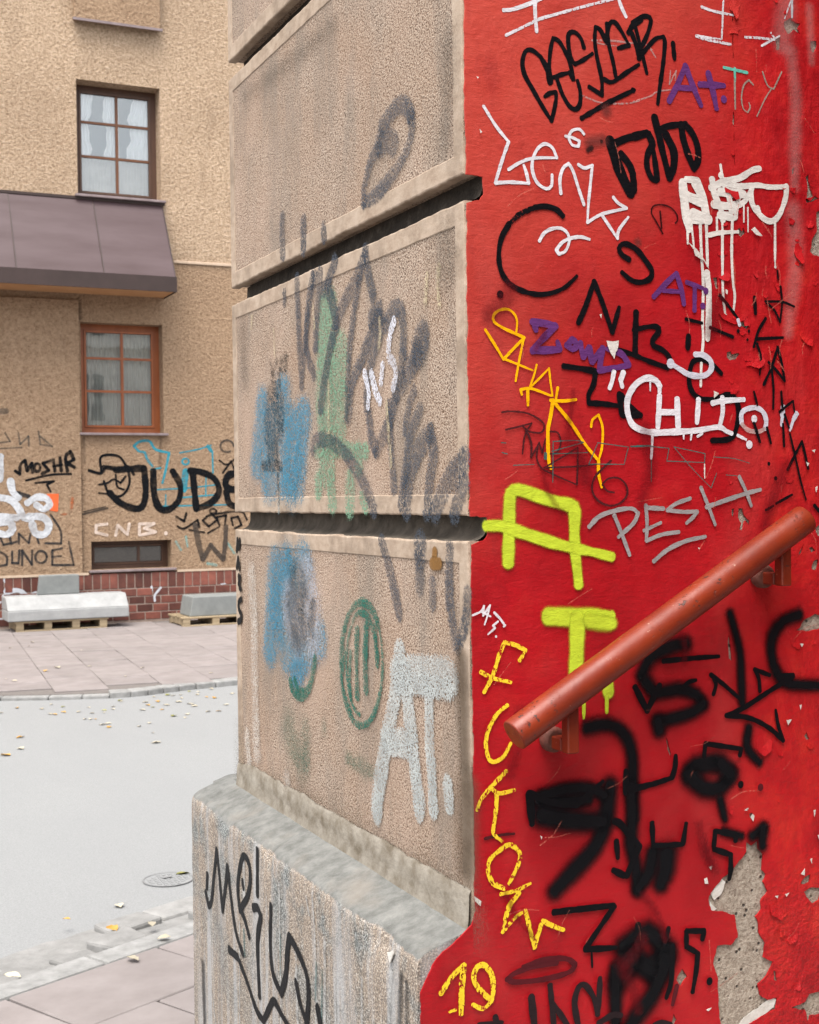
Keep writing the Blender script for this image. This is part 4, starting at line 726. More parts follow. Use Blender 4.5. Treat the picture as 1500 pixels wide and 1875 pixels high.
# ------------------------------------------------------------------ graffiti on the street face
FACE = lambda mat, items, label: strokes('graffiti', CB, 'face', mat, items, label)
pb = dict(surf='pebble', rough=.75)
SL = (.06, .074, .097)
FACE(pk((.2, .36, .24), soft=.5, op=.8, gain=1.6, **pb), [('Q', .11, [(565, 560), (555, 800), (545, 1080), (560, 1280)]), ('Q', .1, [(630, 830), (620, 1020)]), ('Q', .1, [(640, 1110), (620, 1290)]), ('Q', .04, [(500, 1390), (640, 1390), (780, 1395)]), ('Q', .1, [(560, 1400), (560, 1480)]), ('Q', .05, [(740, 1400), (740, 1480)]), ('Q', .05, [(510, 1560), (510, 1620)]), ('Q', .06, [(580, 1560), (590, 1680)]), ('Q', .05, [(690, 1560), (690, 1720)]), ('Q', .035, [(760, 1660), (780, 1710)])], 'pale green paint patch')
FACE(pk((.07, .26, .38), soft=.75, op=.72, gain=2.1, **pb), [('Q', .12, [(195, 1110), (170, 1300), (155, 1480)]), ('Q', .14, [(300, 1060), (315, 1300), (320, 1560)]), ('Q', .12, [(425, 1190), (405, 1400), (385, 1590)]), ('Q', .15, [(240, 1200), (225, 1420), (235, 1590)]), ('Q', .14, [(360, 1250), (355, 1560)]), ('R', .12, [(268, 350), (250, 560), (232, 850)]), ('R', .14, [(440, 360), (380, 430), (330, 370), (300, 500), (280, 650)]), ('R', .12, [(520, 770), (440, 850), (375, 980)]), ('R', .15, [(300, 690), (330, 830), (400, 860)]), ('R', .12, [(330, 480), (350, 620)])], 'blue chalky spray patches')
FACE(pk((.3, .42, .46), soft=.7, op=.55, gain=1.2, surf='pebble', rough=.75), [('Q', .02, [(282, 1600), (285, 1740)]), ('R', .16, [(400, 520), (440, 640), (430, 760)])], 'pale blue haze')
FACE(pk((.5, .5, .55), soft=.7, op=.7, gain=1.3, **pb), [('R', .16, [(440, 470), (465, 720)]), ('R', .14, [(360, 540), (350, 640), (400, 760)])], 'whitish spray haze over the blue')
FACE(pk((.02, .024, .026), soft=.6, dry=1.0, op=.68, **pb), [('Q', .1, [(255, 1080), (235, 1250), (250, 1400)]), ('Q', .05, [(300, 1100), (290, 1300)]), ('Q', .02, [(235, 880), (250, 950), (270, 870)]), ('Q', .02, [(290, 880), (330, 850), (320, 930), (290, 920)]), ('Q', .02, [(282, 940), (290, 1030)]), ('Q', .02, [(190, 1465), (300, 1468)]), ('Q', .018, [(195, 1490), (300, 1490)]), ('Q', .012, [(278, 1500), (285, 1700)]), ('R', .05, [(482, 600), (470, 720)]), ('R', .14, [(400, 470), (380, 600), (400, 740)])], 'smudged black scribble over the blue')
FACE(pk(SL, soft=.42, op=.66, **pb), [('Q', .034, [(305, 50), (303, 160), (308, 275)]), ('Q', .034, [(425, 75), (425, 240)]), ('Q', .03, [(540, 115), (545, 175)]), ('Q', .024, [(316, 490), (318, 545)]), ('Q', .03, [(388, 400), (395, 600), (408, 900), (415, 1020)]), ('Q', .03, [(418, 960), (450, 640), (490, 380)]), ('Q', .028, [(478, 390), (452, 560), (442, 800), (485, 960)]), ('Q', .034, [(520, 370), (500, 640), (495, 800)]), ('Q', .036, [(605, 310), (560, 440), (540, 470)]), ('Q', .036, [(560, 440), (595, 560), (612, 660)]), ('Q', .036, [(780, 255), (740, 380), (660, 540), (610, 680), (570, 850), (525, 1140)]), ('Q', .034, [(780, 265), (800, 400), (825, 510)]), ('Q', .03, [(748, 400), (720, 560), (690, 800), (680, 1000), (670, 1210)]), ('Q', .05, [(855, 605), (822, 640)]), ('Q', .034, [(855, 620), (805, 740), (755, 880), (705, 1000), (682, 1200)]), ('Q', .032, [(880, 650), (850, 760), (805, 920), (788, 1050), (790, 1150)]), ('Q', .036, [(895, 670), (932, 590), (978, 580), (1000, 700), (990, 900), (960, 1040), (930, 1180), (882, 1310), (842, 1385), (812, 1310), (800, 1180)]),
  ('Q', .06, [(1105, 730), (1085, 830)]), ('Q', .05, [(1085, 830), (1010, 960), (955, 1060)]), ('Q', .03, [(915, 1130), (925, 1350), (945, 1610)]), ('Q', .026, [(1062, 1045), (1030, 1140), (1008, 1280)]), ('Q', .03, [(1092, 1160), (1040, 1300), (1010, 1480), (985, 1700)]), ('Q', .04, [(1015, 1745), (1030, 1560), (1090, 1380), (1150, 1290), (1172, 1400), (1150, 1560), (1135, 1740)]), ('Q', .045, [(1350, 1430), (1290, 1520), (1230, 1610), (1178, 1745)]), ('Q', .04, [(1350, 1570), (1310, 1680), (1290, 1760)]), ('Q', .032, [(480, 1390), (492, 1340), (560, 1330), (640, 1380), (730, 1500), (790, 1620), (832, 1740)]),
  ('R', .03, [(872, 215), (920, 380), (975, 640)]), ('R', .05, [(1095, 232), (1094, 320)]), ('R', .036, [(1092, 320), (1092, 490)]), ('R', .03, [(1165, 465), (1165, 580)]), ('R', .03, [(1265, 255), (1260, 450), (1272, 650), (1310, 830)]), ('R', .03, [(1310, 830), (1350, 700), (1368, 520)]), ('P', .05, [(965, 795), (930, 765), (885, 790)]), ('P', .03, [(885, 790), (835, 900), (802, 1040), (802, 1108), (850, 1085), (930, 1000), (1020, 860), (1065, 720), (1060, 630)]), ('P', .036, [(1060, 630), (1020, 570), (960, 610), (900, 695)])], 'large slate blue spray tag across the blocks')
FACE(pk((.66, .66, .72), soft=.4, op=.9, **pb), [('Q', .02, [(945, 650), (920, 740), (915, 850), (945, 890), (955, 960), (940, 1030)]), ('Q', .018, [(775, 940), (800, 1060), (795, 1140)]), ('Q', .02, [(815, 950), (840, 1050), (865, 1110)]), ('Q', .018, [(880, 900), (870, 1000)])], 'white marker scribble')
FACE(pk((.55, .46, .3), soft=.8, dry=.5, op=.75, gain=1.6, **pb), [('Q', .02, [(1200, 340), (1195, 450), (1205, 560)]), ('Q', .016, [(1135, 380), (1122, 560)]), ('Q', .016, [(862, 640), (866, 720), (858, 800)]), ('Q', .014, [(130, 620), (128, 690)]), ('Q', .016, [(900, 1120), (915, 1300), (930, 1480)]), ('Q', .014, [(255, 700), (262, 850)]), ('Q', .016, [(570, 1000), (572, 1290)]), ('Q', .014, [(480, 560), (490, 690)])], 'thin cream drips')
GN = (.02, .13, .095)
def ell(cx, cy, rx, ry, a0, a1, n=18): return [(cx + rx * math.cos(math.radians(a0 + (a1 - a0) * i / n)), cy + ry * math.sin(math.radians(a0 + (a1 - a0) * i / n))) for i in range(n + 1)]
FACE(pk(GN, soft=.3, dry=.1, op=.9, **pb), [('R', .013, ell(760, 920, 120, 358, 0, 180)), ('R', .018, ell(760, 920, 120, 350, 180, 320)), ('R', .009, ell(760, 920, 120, 358, 320, 360)), ('R', .01, ell(765, 920, 92, 300, 100, 260)), ('R', .016, ell(755, 930, 95, 300, 270, 360)), ('R', .022, [(734, 730), (730, 900), (735, 1110)]), ('R', .024, [(786, 710), (780, 900), (785, 1075)]), ('R', .016, [(838, 700), (842, 820), (848, 900)]), ('R', .014, [(697, 860), (690, 1000), (700, 1120)]), ('R', .012, [(662, 850), (650, 1040), (700, 1200)]), ('R', .022, [(350, 1020), (372, 1085), (420, 1110), (468, 1040), (495, 890)]), ('R', .014, [(375, 1010), (400, 1070), (440, 1080)])], 'dark green oval stamp')
FACE(pk(GN, soft=.9, op=.45, gain=1.2, **pb), [('R', .14, [(340, 1280), (370, 1400), (420, 1480)]), ('R', .09, [(440, 1300), (440, 1450)]), ('R', .05, [(680, 1465), (760, 1510), (840, 1560)]), ('R', .04, [(545, 1270), (545, 1310)])], 'dim green smudges')
PA = (.5, .525, .51)
FACE(pk(PA, soft=.3, op=.74, surf='pebble', rough=.7, dry=-.15, gain=5), [(r_, w_ * .84, p_) for r_, w_, p_ in [('R', .055, [(978, 860), (955, 1080), (905, 1350), (862, 1600), (845, 1760)]), ('R', .055, [(1010, 980), (1040, 1300), (1062, 1500), (1092, 1740)]), ('R', .075, [(965, 975), (1130, 990), (1265, 1010)]), ('R', .045, [(965, 1040), (1130, 1045), (1255, 1065)]), ('R', .05, [(895, 1345), (1050, 1365)]), ('R', .035, [(880, 1400), (1050, 1420)]), ('R', .045, [(1145, 1060), (1150, 1400), (1172, 1750)]), ('T', .045, [(985, 0), (965, 120), (952, 250)]), ('T', .04, [(1132, 0), (1155, 240)]), ('T', .04, [(1216, 0), (1222, 215)]), ('T', .04, [(1293, 95), (1300, 195)])]], 'pale grey roller letters low on the pier')
FACE(pk((.6, .54, .48), soft=.8, dry=.85, op=.85, gain=2, **pb), [('R', .07, [(130, 410), (145, 700), (150, 1100), (160, 1440)]), ('R', .05, [(105, 1340), (120, 1500)]), ('R', .05, [(330, 1580), (350, 1700)])], 'worn whitish streak')
FACE(pk(BL, soft=.25, surf='red'), [('R', .013, [(45, 275), (50, 212)]), ('R', .013, [(50, 212), (56, 262)]), ('R', .013, [(56, 262), (64, 215)]), ('R', .013, [(46, 372), (53, 320)]), ('R', .013, [(53, 320), (60, 378)]), ('R', .012, [(48, 352), (60, 350)]), ('R', .013, [(57, 420), (62, 490)]), ('R', .012, [(66, 428), (56, 465)]), ('R', .012, [(57, 462), (70, 500)]), ('R', .013, [(72, 552), (56, 572), (58, 610), (72, 640), (68, 672), (52, 682)])], 'small black letters down the far edge')
FACE(pk((.2, .1, .03), soft=.6, op=.9, gain=2, surf='red'), [('R', .02, [(1180, 280), (1178, 320), (1185, 350)]), ('R', .022, [(1165, 350), (1205, 350)])], 'rust brown spot')
strokes('graffiti', CB, 'face', pk((.08, .055, .035), soft=.95, op=.55, gain=1), [('T', .1, [(1390, 100), (1385, 500)]), ('R', .06, [(1330, 900), (1350, 1500)])], 'dirty brown streak by the corner')
FACE(pk((.16, .125, .09), soft=.99, op=.6, gain=1, surf='pebble', rough=.9), [('T', .16, [(300, 70), (600, 205), (900, 375), (1150, 530), (1400, 720)]), ('R', .12, [(60, 1330), (70, 1600)])], 'brown damp stain along the foot of the pier')
FACE(pk((.1, .085, .07), soft=.99, op=.5, gain=1, surf='pebble', rough=.9), [('P', .1, [(1260, 200), (1270, 500), (1240, 780)]), ('Q', .12, [(1240, 200), (1250, 330)]), ('Q', .09, [(80, 700), (85, 1000)]), ('P', .07, [(150, 520), (400, 330), (640, 130)])], 'grey soot stain')
# plinth front
PLG = lambda mat, items, label: strokes('graffiti', CB, 'plinth', mat, items, label)
LAYER['plinth'] = .0016
PLG(pk((.44, .435, .42), soft=.95, dry=.8, op=.6, gain=1.8, surf='facade', rough=.85), [('T', .025, [(480, 580), (485, 900), (490, 1270)]), ('T', .02, [(640, 620), (655, 900), (660, 1250)]), ('T', .03, [(700, 850), (700, 1270)]), ('T', .03, [(310, 470), (312, 680)]), ('T', .02, [(290, 760), (290, 1270)]), ('T', .015, [(155, 1080), (175, 1260)]), ('T', .03, [(560, 900), (570, 1270)]), ('T', .02, [(610, 640), (625, 720)]), ('T', .02, [(880, 1030), (880, 1270)]), ('T', .03, [(1020, 1000), (1010, 1270)]), ('T', .02, [(750, 1040), (755, 1270)]), ('T', .02, [(420, 640), (430, 900)])], 'whitewash drips on the plinth')
PLG(pk((.05, .13, .13), soft=.8, op=.5, gain=1.4, surf='facade'), [('T', .018, [(310, 800), (315, 920)]), ('T', .014, [(660, 960), (655, 1130)]), ('T', .016, [(688, 1000), (685, 1250)]), ('T', .01, [(487, 820), (485, 1010)])], 'thin teal drips')
PLG(pk((.05, .05, .05), soft=.9, op=.7, gain=1.3, surf='facade'), [('T', .05, [(112, 960), (116, 1100), (122, 1270)]), ('T', .03, [(1070, 1010), (1060, 1270)]), ('T', .02, [(1095, 1050), (1095, 1270)])], 'dark grey stain')
PLG(pk(BL, soft=.15), [('T', .022, [(134, 530), (131, 590)]), ('T', .018, [(125, 615), (140, 680), (153, 660), (165, 540), (178, 412), (190, 520), (206, 700), (220, 600), (231, 490)]), ('T', .017, [(231, 490), (245, 620), (270, 800), (305, 912)]), ('T', .02, [(238, 890), (282, 930)]), ('T', .016, [(282, 930), (330, 1060), (370, 1180), (405, 1235)]), ('T', .018, [(405, 1235), (430, 1180), (455, 1140), (490, 1200), (530, 1270)]), ('T', .018, [(290, 700), (280, 600), (290, 500), (310, 440), (335, 480), (340, 560), (325, 640), (290, 700)]), ('T', .017, [(295, 700), (315, 750), (336, 830)]), ('T', .016, [(304, 562), (308, 592)]), ('T', .018, [(375, 412), (375, 625)]), ('T', .02, [(355, 690), (376, 690), (392, 730), (376, 850), (385, 1110)]), ('T', .018, [(440, 682), (438, 880), (452, 1010), (490, 1100)]), ('T', .022, [(490, 1100), (512, 1020), (520, 900), (530, 830)]), ('T', .02, [(530, 830), (560, 880), (610, 1000), (622, 1120), (612, 1260)]), ('T', .018, [(612, 1240), (582, 1150), (562, 1050)]), ('T', .022, [(665, 1170), (682, 1260)])], 'black marker tag on the plinth')
for pts in ([(1008, 905), (1040, 890), (1032, 935), (1021, 955), (1012, 925)],):
    patch('paint_chip', 'T', pts, M['chip'], 'plinth', off=.003 if pts[0][0] > 500 else -.001, amp=.003, th=.002)

# ------------------------------------------------------------------ handrail
RO = .075
ra = onY(941, 1347, YC - RO); rb = onY(1474, 950, YC - RO)
HR = empty('handrail', (ra.x, ra.y, 0), label='orange red round metal handrail climbing the red wall', cat='handrail')
d = (rb - ra).normalized(); rr = .0255
m = MB(); prof_r = [(0, 0, .8), (.0, .004, 1)]
m.tube(ra, rb, rr, 40, rings=30)
ml = m.mesh('rail', .0025, True, 2); RL = put('rail', ml, HR, M['rail'])
for (px, pz) in ((1045, 1378), (1438, 1072)):
    t = (onY(px, 1300, YC - RO + .01) - ra).dot(Vector((d.x, 0, 0))) / (d.x * d.x); c = ra + d * t
    zb = onY(px, pz, YC - .06).z
    m = MB().box(c.x - .010, c.x + .011, c.y + .002, c.y + .023, zb, c.z - .002)
    bk = m.put('bracket', M['rail'], HR, bevel=.002)
    MB().box(c.x - .011, c.x + .012, c.y + .0235, YC - .0005, zb + .001, zb + .022).put('bracket_arm', M['rail'], bk, bevel=.002)
    m = MB().tube((c.x - .002, YC - .0005, zb + .014), (c.x - .002, YC - .024, zb + .014), .021, 18); m.put('wall_plug', M['plug'], bk, bevel=.006, smooth=True, seg=2)

# ------------------------------------------------------------------ steps that the handrail serves (below the frame)
ST = empty('steps', (XF + .1, YC - .6, 0), kind='structure')
for i in range(8):
    x0 = XF + .16 + i * .29; z = min(.1 + i * .165, 1.2)
    MB().box(x0, x0 + (.31 if i < 7 else 1.2), YC - 1.5, YC - .006, -.05, z - .16 * (i > 0) * 0 - .12).put('step', M['steps'], ST, bevel=.008)

# ------------------------------------------------------------------ unseen porch added to shade the red wall: jamb, ceiling, end wall and door
JY = YC - 4.3
jam = MB().box(XF + .25, WX + .6, JY - .5, JY, 0, 4.4).put('shading_jamb', M['red'], CB)
MB().box(XF + .45, WX + .6, JY, YC - .003, 3.7, 4.0).put('shading_ceiling', M['border'], CB)
MB().box(WX + .003, WX + .6, JY + .003, YC + .5, 0, 3.698).put('shading_end_wall', M['red'], CB)
dr = MB().box(WX - .05, WX - .002, YC - 2.1, YC - .9, 1.1, 3.15).put('added_door', M['darkwood'], CB, bevel=.01)
for z_ in (1.25, 2.2): MB().box(WX - .07, WX - .052, YC - 2.0, YC - 1.0, z_, z_ + .8).put('added_door_panel', M['darkwood'], dr, bevel=.015)

# ------------------------------------------------------------------ far apartment building
def fxz(x, y, Y=None): p = onY(x, y, YF if Y is None else Y); return p.x, p.z
AB = empty('apartment_building', (4, YF, 0), label='ochre roughcast apartment house across the street with a brown canopy', cat='building')
def rect(px):   # opening from photo corners: left, top, right, bottom
    xl, zt = fxz(px[0], px[1]); xr, _ = fxz(px[2], px[1]); _, zb = fxz(px[0], px[3]); return xl, xr, zb, zt
UW = rect((139, 144, 292, 355)); LW = rect((147, 589, 297, 792)); BW_ = rect((167, 992, 314, 1044))
XL, XR, ZT = -9.0, 14.0, 12.5
_, ZB = fxz(220, 1048); ZB = fxz(220, 1049)[1]
xs = sorted({XL, XR, *UW[:2], *LW[:2], *BW_[:2]}); zs2 = sorted({ZB, ZT, *UW[2:], *LW[2:], *BW_[2:]})
zsplit = fxz(380, 485)[1]
zs2 = sorted(set(zs2) | {zsplit})
def hole(xa, xb, za, zb):
    cx, cz = (xa + xb) / 2, (za + zb) / 2
    return any(r[0] < cx < r[1] and r[2] < cz < r[3] for r in (UW, LW, BW_))
up, lo = MB(), MB()
for i in range(len(xs) - 1):
    for j in range(len(zs2) - 1):
        if not hole(xs[i], xs[i + 1], zs2[j], zs2[j + 1]):
            (up if zs2[j] >= zsplit - .01 else lo).box(xs[i], xs[i + 1], YF, YF + .3, zs2[j], zs2[j + 1])
def weld(m):
    me = m.mesh('wall'); bm = bmesh.new(); bm.from_mesh(me); bmesh.ops.remove_doubles(bm, verts=bm.verts, dist=1e-4)
    seen = {}
    for fc in list(bm.faces):
        k = tuple(round(v_, 3) for v_ in fc.calc_center_median())
        seen.setdefault(k, []).append(fc)
    dead = [fc for l_ in seen.values() if len(l_) > 1 for fc in l_]
    bmesh.ops.delete(bm, geom=dead, context='FACES'); bm.to_mesh(me); bm.free(); return me
put('wall', weld(up), AB, M['facade'], label='coarse ochre roughcast upper wall')
put('wall', weld(lo), AB, M['facade_low'], label='finer ochre render of the ground floor')
# left ground-floor part stands 5 cm proud, up to the canopy soffit
xe = fxz(146, 800)[0]; zc = fxz(80, 548)[1]
MB().box(XL, xe, YF - .05, YF - .002, ZB, zc).put('wall', M['facade_low'], AB, label='ground floor wall standing slightly proud')
# pale moulding line right of the canopy
x0, z0 = fxz(318, 478); MB().box(x0, XR, YF - .018, YF - .002, z0 - .03, z0 + .01).put('string_course', M['trim'], AB, bevel=.006)
# projecting spandrel at the top
xa, za = fxz(133, 38); xb, _ = fxz(291, 60)
sp_ = MB().box(xa, xb, YF - .1, YF - .002, za, ZT - .3).put('spandrel', M['facade_low'], AB, bevel=.01)
MB().box(xa - .02, xb + .02, YF - .13, YF - .102, za - .02, za + .012).put('drip_edge', M['sill'], sp_)
def window(r, px_v, px_h, wood, depth_=.2, fw=.07, bars=None, room='room'):
    xl, xr, zb, zt = r; Y = YF + depth_
    m = MB(); m.box(xl, xl + fw, Y, Y + .07, zb, zt); m.box(xr - fw, xr, Y, Y + .07, zb, zt); m.box(xl + fw, xr - fw, Y, Y + .07, zb, zb + fw); m.box(xl + fw, xr - fw, Y, Y + .07, zt - fw, zt)
    W_ = m.put('window', wood, AB)
    f2 = fw + .002; iw = .035; m = MB()
    for a_, b_, c_, e_ in ((xl + f2, xl + fw + iw, zb + f2, zt - f2), (xr - fw - iw, xr - f2, zb + f2, zt - f2)): m.box(a_, b_, Y - .012, Y + .05, c_, e_)
    m.box(xl + fw + iw, xr - fw - iw, Y - .012, Y + .05, zb + f2, zb + fw + iw); m.box(xl + fw + iw, xr - fw - iw, Y - .012, Y + .05, zt - fw - iw, zt - f2)
    m.put('sash', wood, W_, bevel=.004)
    gx = [xl + fw + iw] + [fxz(p, 0, Y)[0] for p in px_v] + [xr - fw - iw]; gz = [zt - fw - iw] + [fxz(212, p, Y)[1] for p in px_h] + [zb + fw + iw]
    m = MB()
    for x in gx[1:-1]: m.box(x - .018, x + .018, Y + .001, Y + .036, gz[-1], gz[0])
    for z in gz[1:-1]:
        for i in range(len(gx) - 1): m.box(gx[i] + (.018 if i else 0), gx[i + 1] - (.018 if i < len(gx) - 2 else 0), Y + .003, Y + .034, z - .016, z + .016)
    m.put('glazing_bar', bars or wood, W_)
    for i in range(len(gx) - 1):
        for j in range(len(gz) - 1):
            MB().box(gx[i] + .005, gx[i + 1] - .005, Y + .018, Y + .024, gz[j + 1] + .005, gz[j] - .005).put('pane', M['glass'], W_)
    MB().box(xl - .04, xr + .05, YF - .07, Y - .003, zb - .035, zb - .002).put('sill', M['sill'], W_, bevel=.005)
    m = MB(); m.quad((xl - .5, Y + .9, zb - .3), (xr + .9, Y + .9, zb - .3), (xr + .9, Y + .9, zt + .4), (xl - .5, Y + .9, zt + .4)); m.quad((xl - .5, Y + .085, zb - .3), (xl - .5, Y + .9, zb - .3), (xl - .5, Y + .9, zt + .4), (xl - .5, Y + .085, zt + .4)); m.quad((xr + .9, Y + .085, zb - .3), (xr + .9, Y + .9, zb - .3), (xr + .9, Y + .9, zt + .4), (xr + .9, Y + .085, zt + .4))
    m.put('room', M[room], W_)
    return W_, Y, gx, gz
def drape(W_, x0f, x1f, Y, z0, z1, mat, folds=9, amp=.02, edge=None):
    m = MB(); n = folds * 6; nz = 16
    for j in range(nz + 1):
        t = j / nz; z = z1 + (z0 - z1) * t; a_ = x0f(t); b_ = x1f(t)
        for i in range(n + 1):
            u = i / n; m.v.append((a_ + (b_ - a_) * u, Y + amp * math.sin(u * folds * 6.28 + .6 * math.sin(t * 3)) + .01 * mnoise.noise(Vector((u * 9, t * 3, 1))), z))
    for j in range(nz):
        for i in range(n): q = j * (n + 1) + i; m.f.append((q, q + 1, q + n + 2, q + n + 1))
    return m.put('curtain', mat, W_, smooth=True)
W_, Y, gx, gz = window(UW, [210], [229, 291], M['darkwood'], .24, .07, M['midwood'])
cx = lambda p: fxz(p, 200, Y + .085)[0]
wv = lambda t, s_: .025 * math.sin(t * 9 + s_) + .012 * math.sin(t * 23 + s_)
zt_, zm, zb_ = gz[0] + .05, fxz(212, 292, Y + .085)[1], gz[-1] - .05
drape(W_, lambda t: cx(136), lambda t: cx(166) - .03 * t + wv(t, 0), Y + .068, zm, zt_, M['curtain'], 4)
drape(W_, lambda t: cx(190) + wv(t, 2) + .02 * t, lambda t: cx(212), Y + .075, zm, zt_, M['curtain'], 3)
drape(W_, lambda t: cx(212), lambda t: cx(217), Y + .0855, zm, zt_, M['curtain'], 1)
drape(W_, lambda t: cx(240) - .06 * t + wv(t * 1.2, 1), lambda t: cx(292), Y + .068, zm, zt_, M['curtain'], 6)
drape(W_, lambda t: cx(136), lambda t: cx(292), Y + .13, zb_, zm + .02, M['greycurtain'], 14, .012)
W_, Y, gx, gz = window(LW, [213], [657, 717], M['wood'], .2, .075)
drape(W_, lambda t: gx[0] - .1, lambda t: gx[-1] + .2, Y + .1, gz[-1] - .05, gz[0] + .05, M['greycurtain'], 22, .02)
W_, Y, gx, gz = window(BW_, [238], [], M['darkwood'], .22, .05, None, 'groove')
# canopy over the entrance
xcr = fxz(297, 375)[0]; ztop = fxz(297, 376)[1]
lo_, hi_ = 0, 2.5
for _ in range(40):
    md = (lo_ + hi_) / 2
    if proj((xcr, YF - md, ztop - .6))[0] < 321: lo_ = md
    else: hi_ = md
PJ = lo_; zev = onY(321, 509, YF - PJ).z; zfb = onY(321, 535, YF - PJ).z
xcl = fxz(0, 370)[0] - 2.2
CP = empty('canopy', (xcr, YF, zfb)); CP.parent = AB; CP.matrix_parent_inverse = Matrix.Translation(-wloc(AB))
seam = [xcl, fxz(14, 365)[0] - 1.1, fxz(14, 365)[0], fxz(170, 370)[0], xcr]
for a_, b_ in zip(seam, seam[1:]):
    m = MB(); n = 8
    for i in range(n + 1):
        t = i / n
        for x in (a_ + .006, b_ - .006): m.v.append((x, YF - PJ * t, ztop + (zev - ztop) * t + .012 * math.sin(t * 3.1 + a_)))
    for i in range(n): q = i * 2; m.f.append((q, q + 1, q + 3, q + 2))
    m.put('roof_sheet', M['roof'], CP, smooth=True)
    MB().quad((b_ - .006, YF, ztop + .012), (b_ + .006, YF, ztop + .012), (b_ + .006, YF - PJ, zev + .012), (b_ - .006, YF - PJ, zev + .012)).put('seam', M['fascia'], CP)
MB().box(xcl, xcr + .01, YF - PJ - .02, YF - PJ + .005, zfb, zev + .012).put('fascia', M['fascia'], CP)
m = MB().quad((xcr + .005, YF, ztop - .015), (xcr + .005, YF - PJ, zev - .01), (xcr + .005, YF - PJ, zfb), (xcr + .005, YF, zfb)); m.put('end_board', M['fascia'], CP)
MB().box(xcl, xcr - .003, YF - PJ + .008, YF - .003, zfb + .015, zfb + .03).put('soffit', M['soffit'], CP)
MB().box(xcl, xcr + .03, YF - .02, YF - .002, ztop - .005, ztop + .03).put('flashing', M['fascia'], CP)
# brick base: soldier course over stretcher courses
BB = MB().box(XL, XR, YF - .041, YF + .25, -.1, ZB - .012).put('brick_base', M['mortar'], AB)
zt_b = ZB - .002; sold = .205
bx0, bx1 = fxz(-60, 1050)[0], fxz(700, 1050)[0]
x = bx0; bme = MB().box(0, .102, 0, .02, 0, sold).mesh('brick', .006); sme = MB().box(0, .205, 0, .02, 0, .095).mesh('brick', .006)
bme.materials.append(M['brick']); sme.materials.append(M['brick'])
def brick(me, x, z):
    o_ = bpy.data.objects.new('brick', me); COL.objects.link(o_); o_.parent = BB; o_.matrix_parent_inverse = Matrix.Translation(-wloc(BB)); o_.location = (x, YF - .047 + random.uniform(-.002, .002), z); o_.rotation_euler[1] = random.uniform(-.008, .008)
zh = zt_b - sold
while x < bx1:
    if not (BW_[0] - .12 < x < BW_[1] and False): brick(bme, x, zh)
    x += .113
row = 0; z = zh - .107
while z > -.04:
    x = bx0 - (row % 2) * .108
    while x < bx1: brick(sme, x, z); x += .217
    z -= .107; row += 1
MB().box(XL, BW_[0] - .05, YF - .055, YF - .0495, ZB - .012, ZB + .02).put('ledge_line', M['trim'], AB)
MB().box(BW_[1] + .06, XR, YF - .055, YF - .0495, ZB - .012, ZB + .02).put('ledge_line', M['trim'], AB)

# graffiti on the far house
FG = lambda surf, mat, items, label: strokes('graffiti', AB, surf, mat, items, label)
ff = dict(surf='facade', rough=.8)
FG('far', pk((.1, .07, .05), soft=.99, op=.45, gain=1, surf='facade', rough=.9), [('L', 30, [(500, 70), (505, 220)]), ('L', 40, [(960, 70), (955, 260)]), ('L', 60, [(480, 300), (482, 850)]), ('L', 26, [(560, 870), (1000, 868)]), ('L', 50, [(470, -760), (478, -640)]), ('L', 36, [(930, -1190), (935, -1000)])], 'dark rain streak on the render')
FG('far', pk((.04, .26, .33), soft=.4, **ff, op=.9), [('L', 18, [(910, 240), (880, 200), (865, 160), (830, 150), (800, 120), (830, 95), (890, 90), (930, 140), (1010, 160), (990, 260), (970, 340)]), ('L', 12, [(1075, 160), (1180, 140), (1260, 115)]), ('L', 24, [(1240, 120), (1262, 150)]), ('L', 12, [(1268, 150), (1272, 280)]), ('L', 14, ell(1108, 212, 20, 18, 0, 360, 10)), ('L', 44, [(1108, 270), (1098, 380)]), ('L', 10, [(940, 380), (1120, 370), (1300, 350)]), ('L', 10, [(940, 480), (1360, 470)]), ('L', 10, [(990, 410), (988, 480)]), ('L', 10, [(1230, 300), (1228, 420)]), ('L', 10, [(1060, 430), (1290, 410)]), ('L', 12, [(900, 260), (960, 250)])], 'turquoise outline drawing behind the black word')
FG('far', pk((.25, .42, .38), soft=.8, **ff, op=.6), [('L', 26, [(1050, 690), (1080, 740)]), ('L', 30, [(1240, 820), (1290, 830)]), ('L', 26, [(1360, 700), (1400, 760)]), ('L', 22, [(1110, 660), (1120, 720)])], 'pale turquoise smudges')
FG('far', pk(BL, soft=.3, **ff), [('L', 44, [(690, 262), (780, 256), (860, 252)]), ('L', 44, [(860, 252), (870, 400), (845, 485), (780, 488), (705, 450), (655, 400)]), ('L', 44, [(915, 270), (920, 400), (950, 488), (1010, 498), (1068, 440), (1075, 350), (1032, 272)]), ('L', 44, [(1150, 270), (1162, 400), (1172, 495)]), ('L', 44, [(1172, 495), (1260, 458), (1308, 390), (1280, 315), (1200, 275), (1135, 268)]), ('L', 44, [(1450, 282), (1370, 292), (1345, 345), (1375, 378), (1450, 372)]), ('L', 42, [(1350, 390), (1372, 465), (1450, 490)])], 'large black word in fat letters')
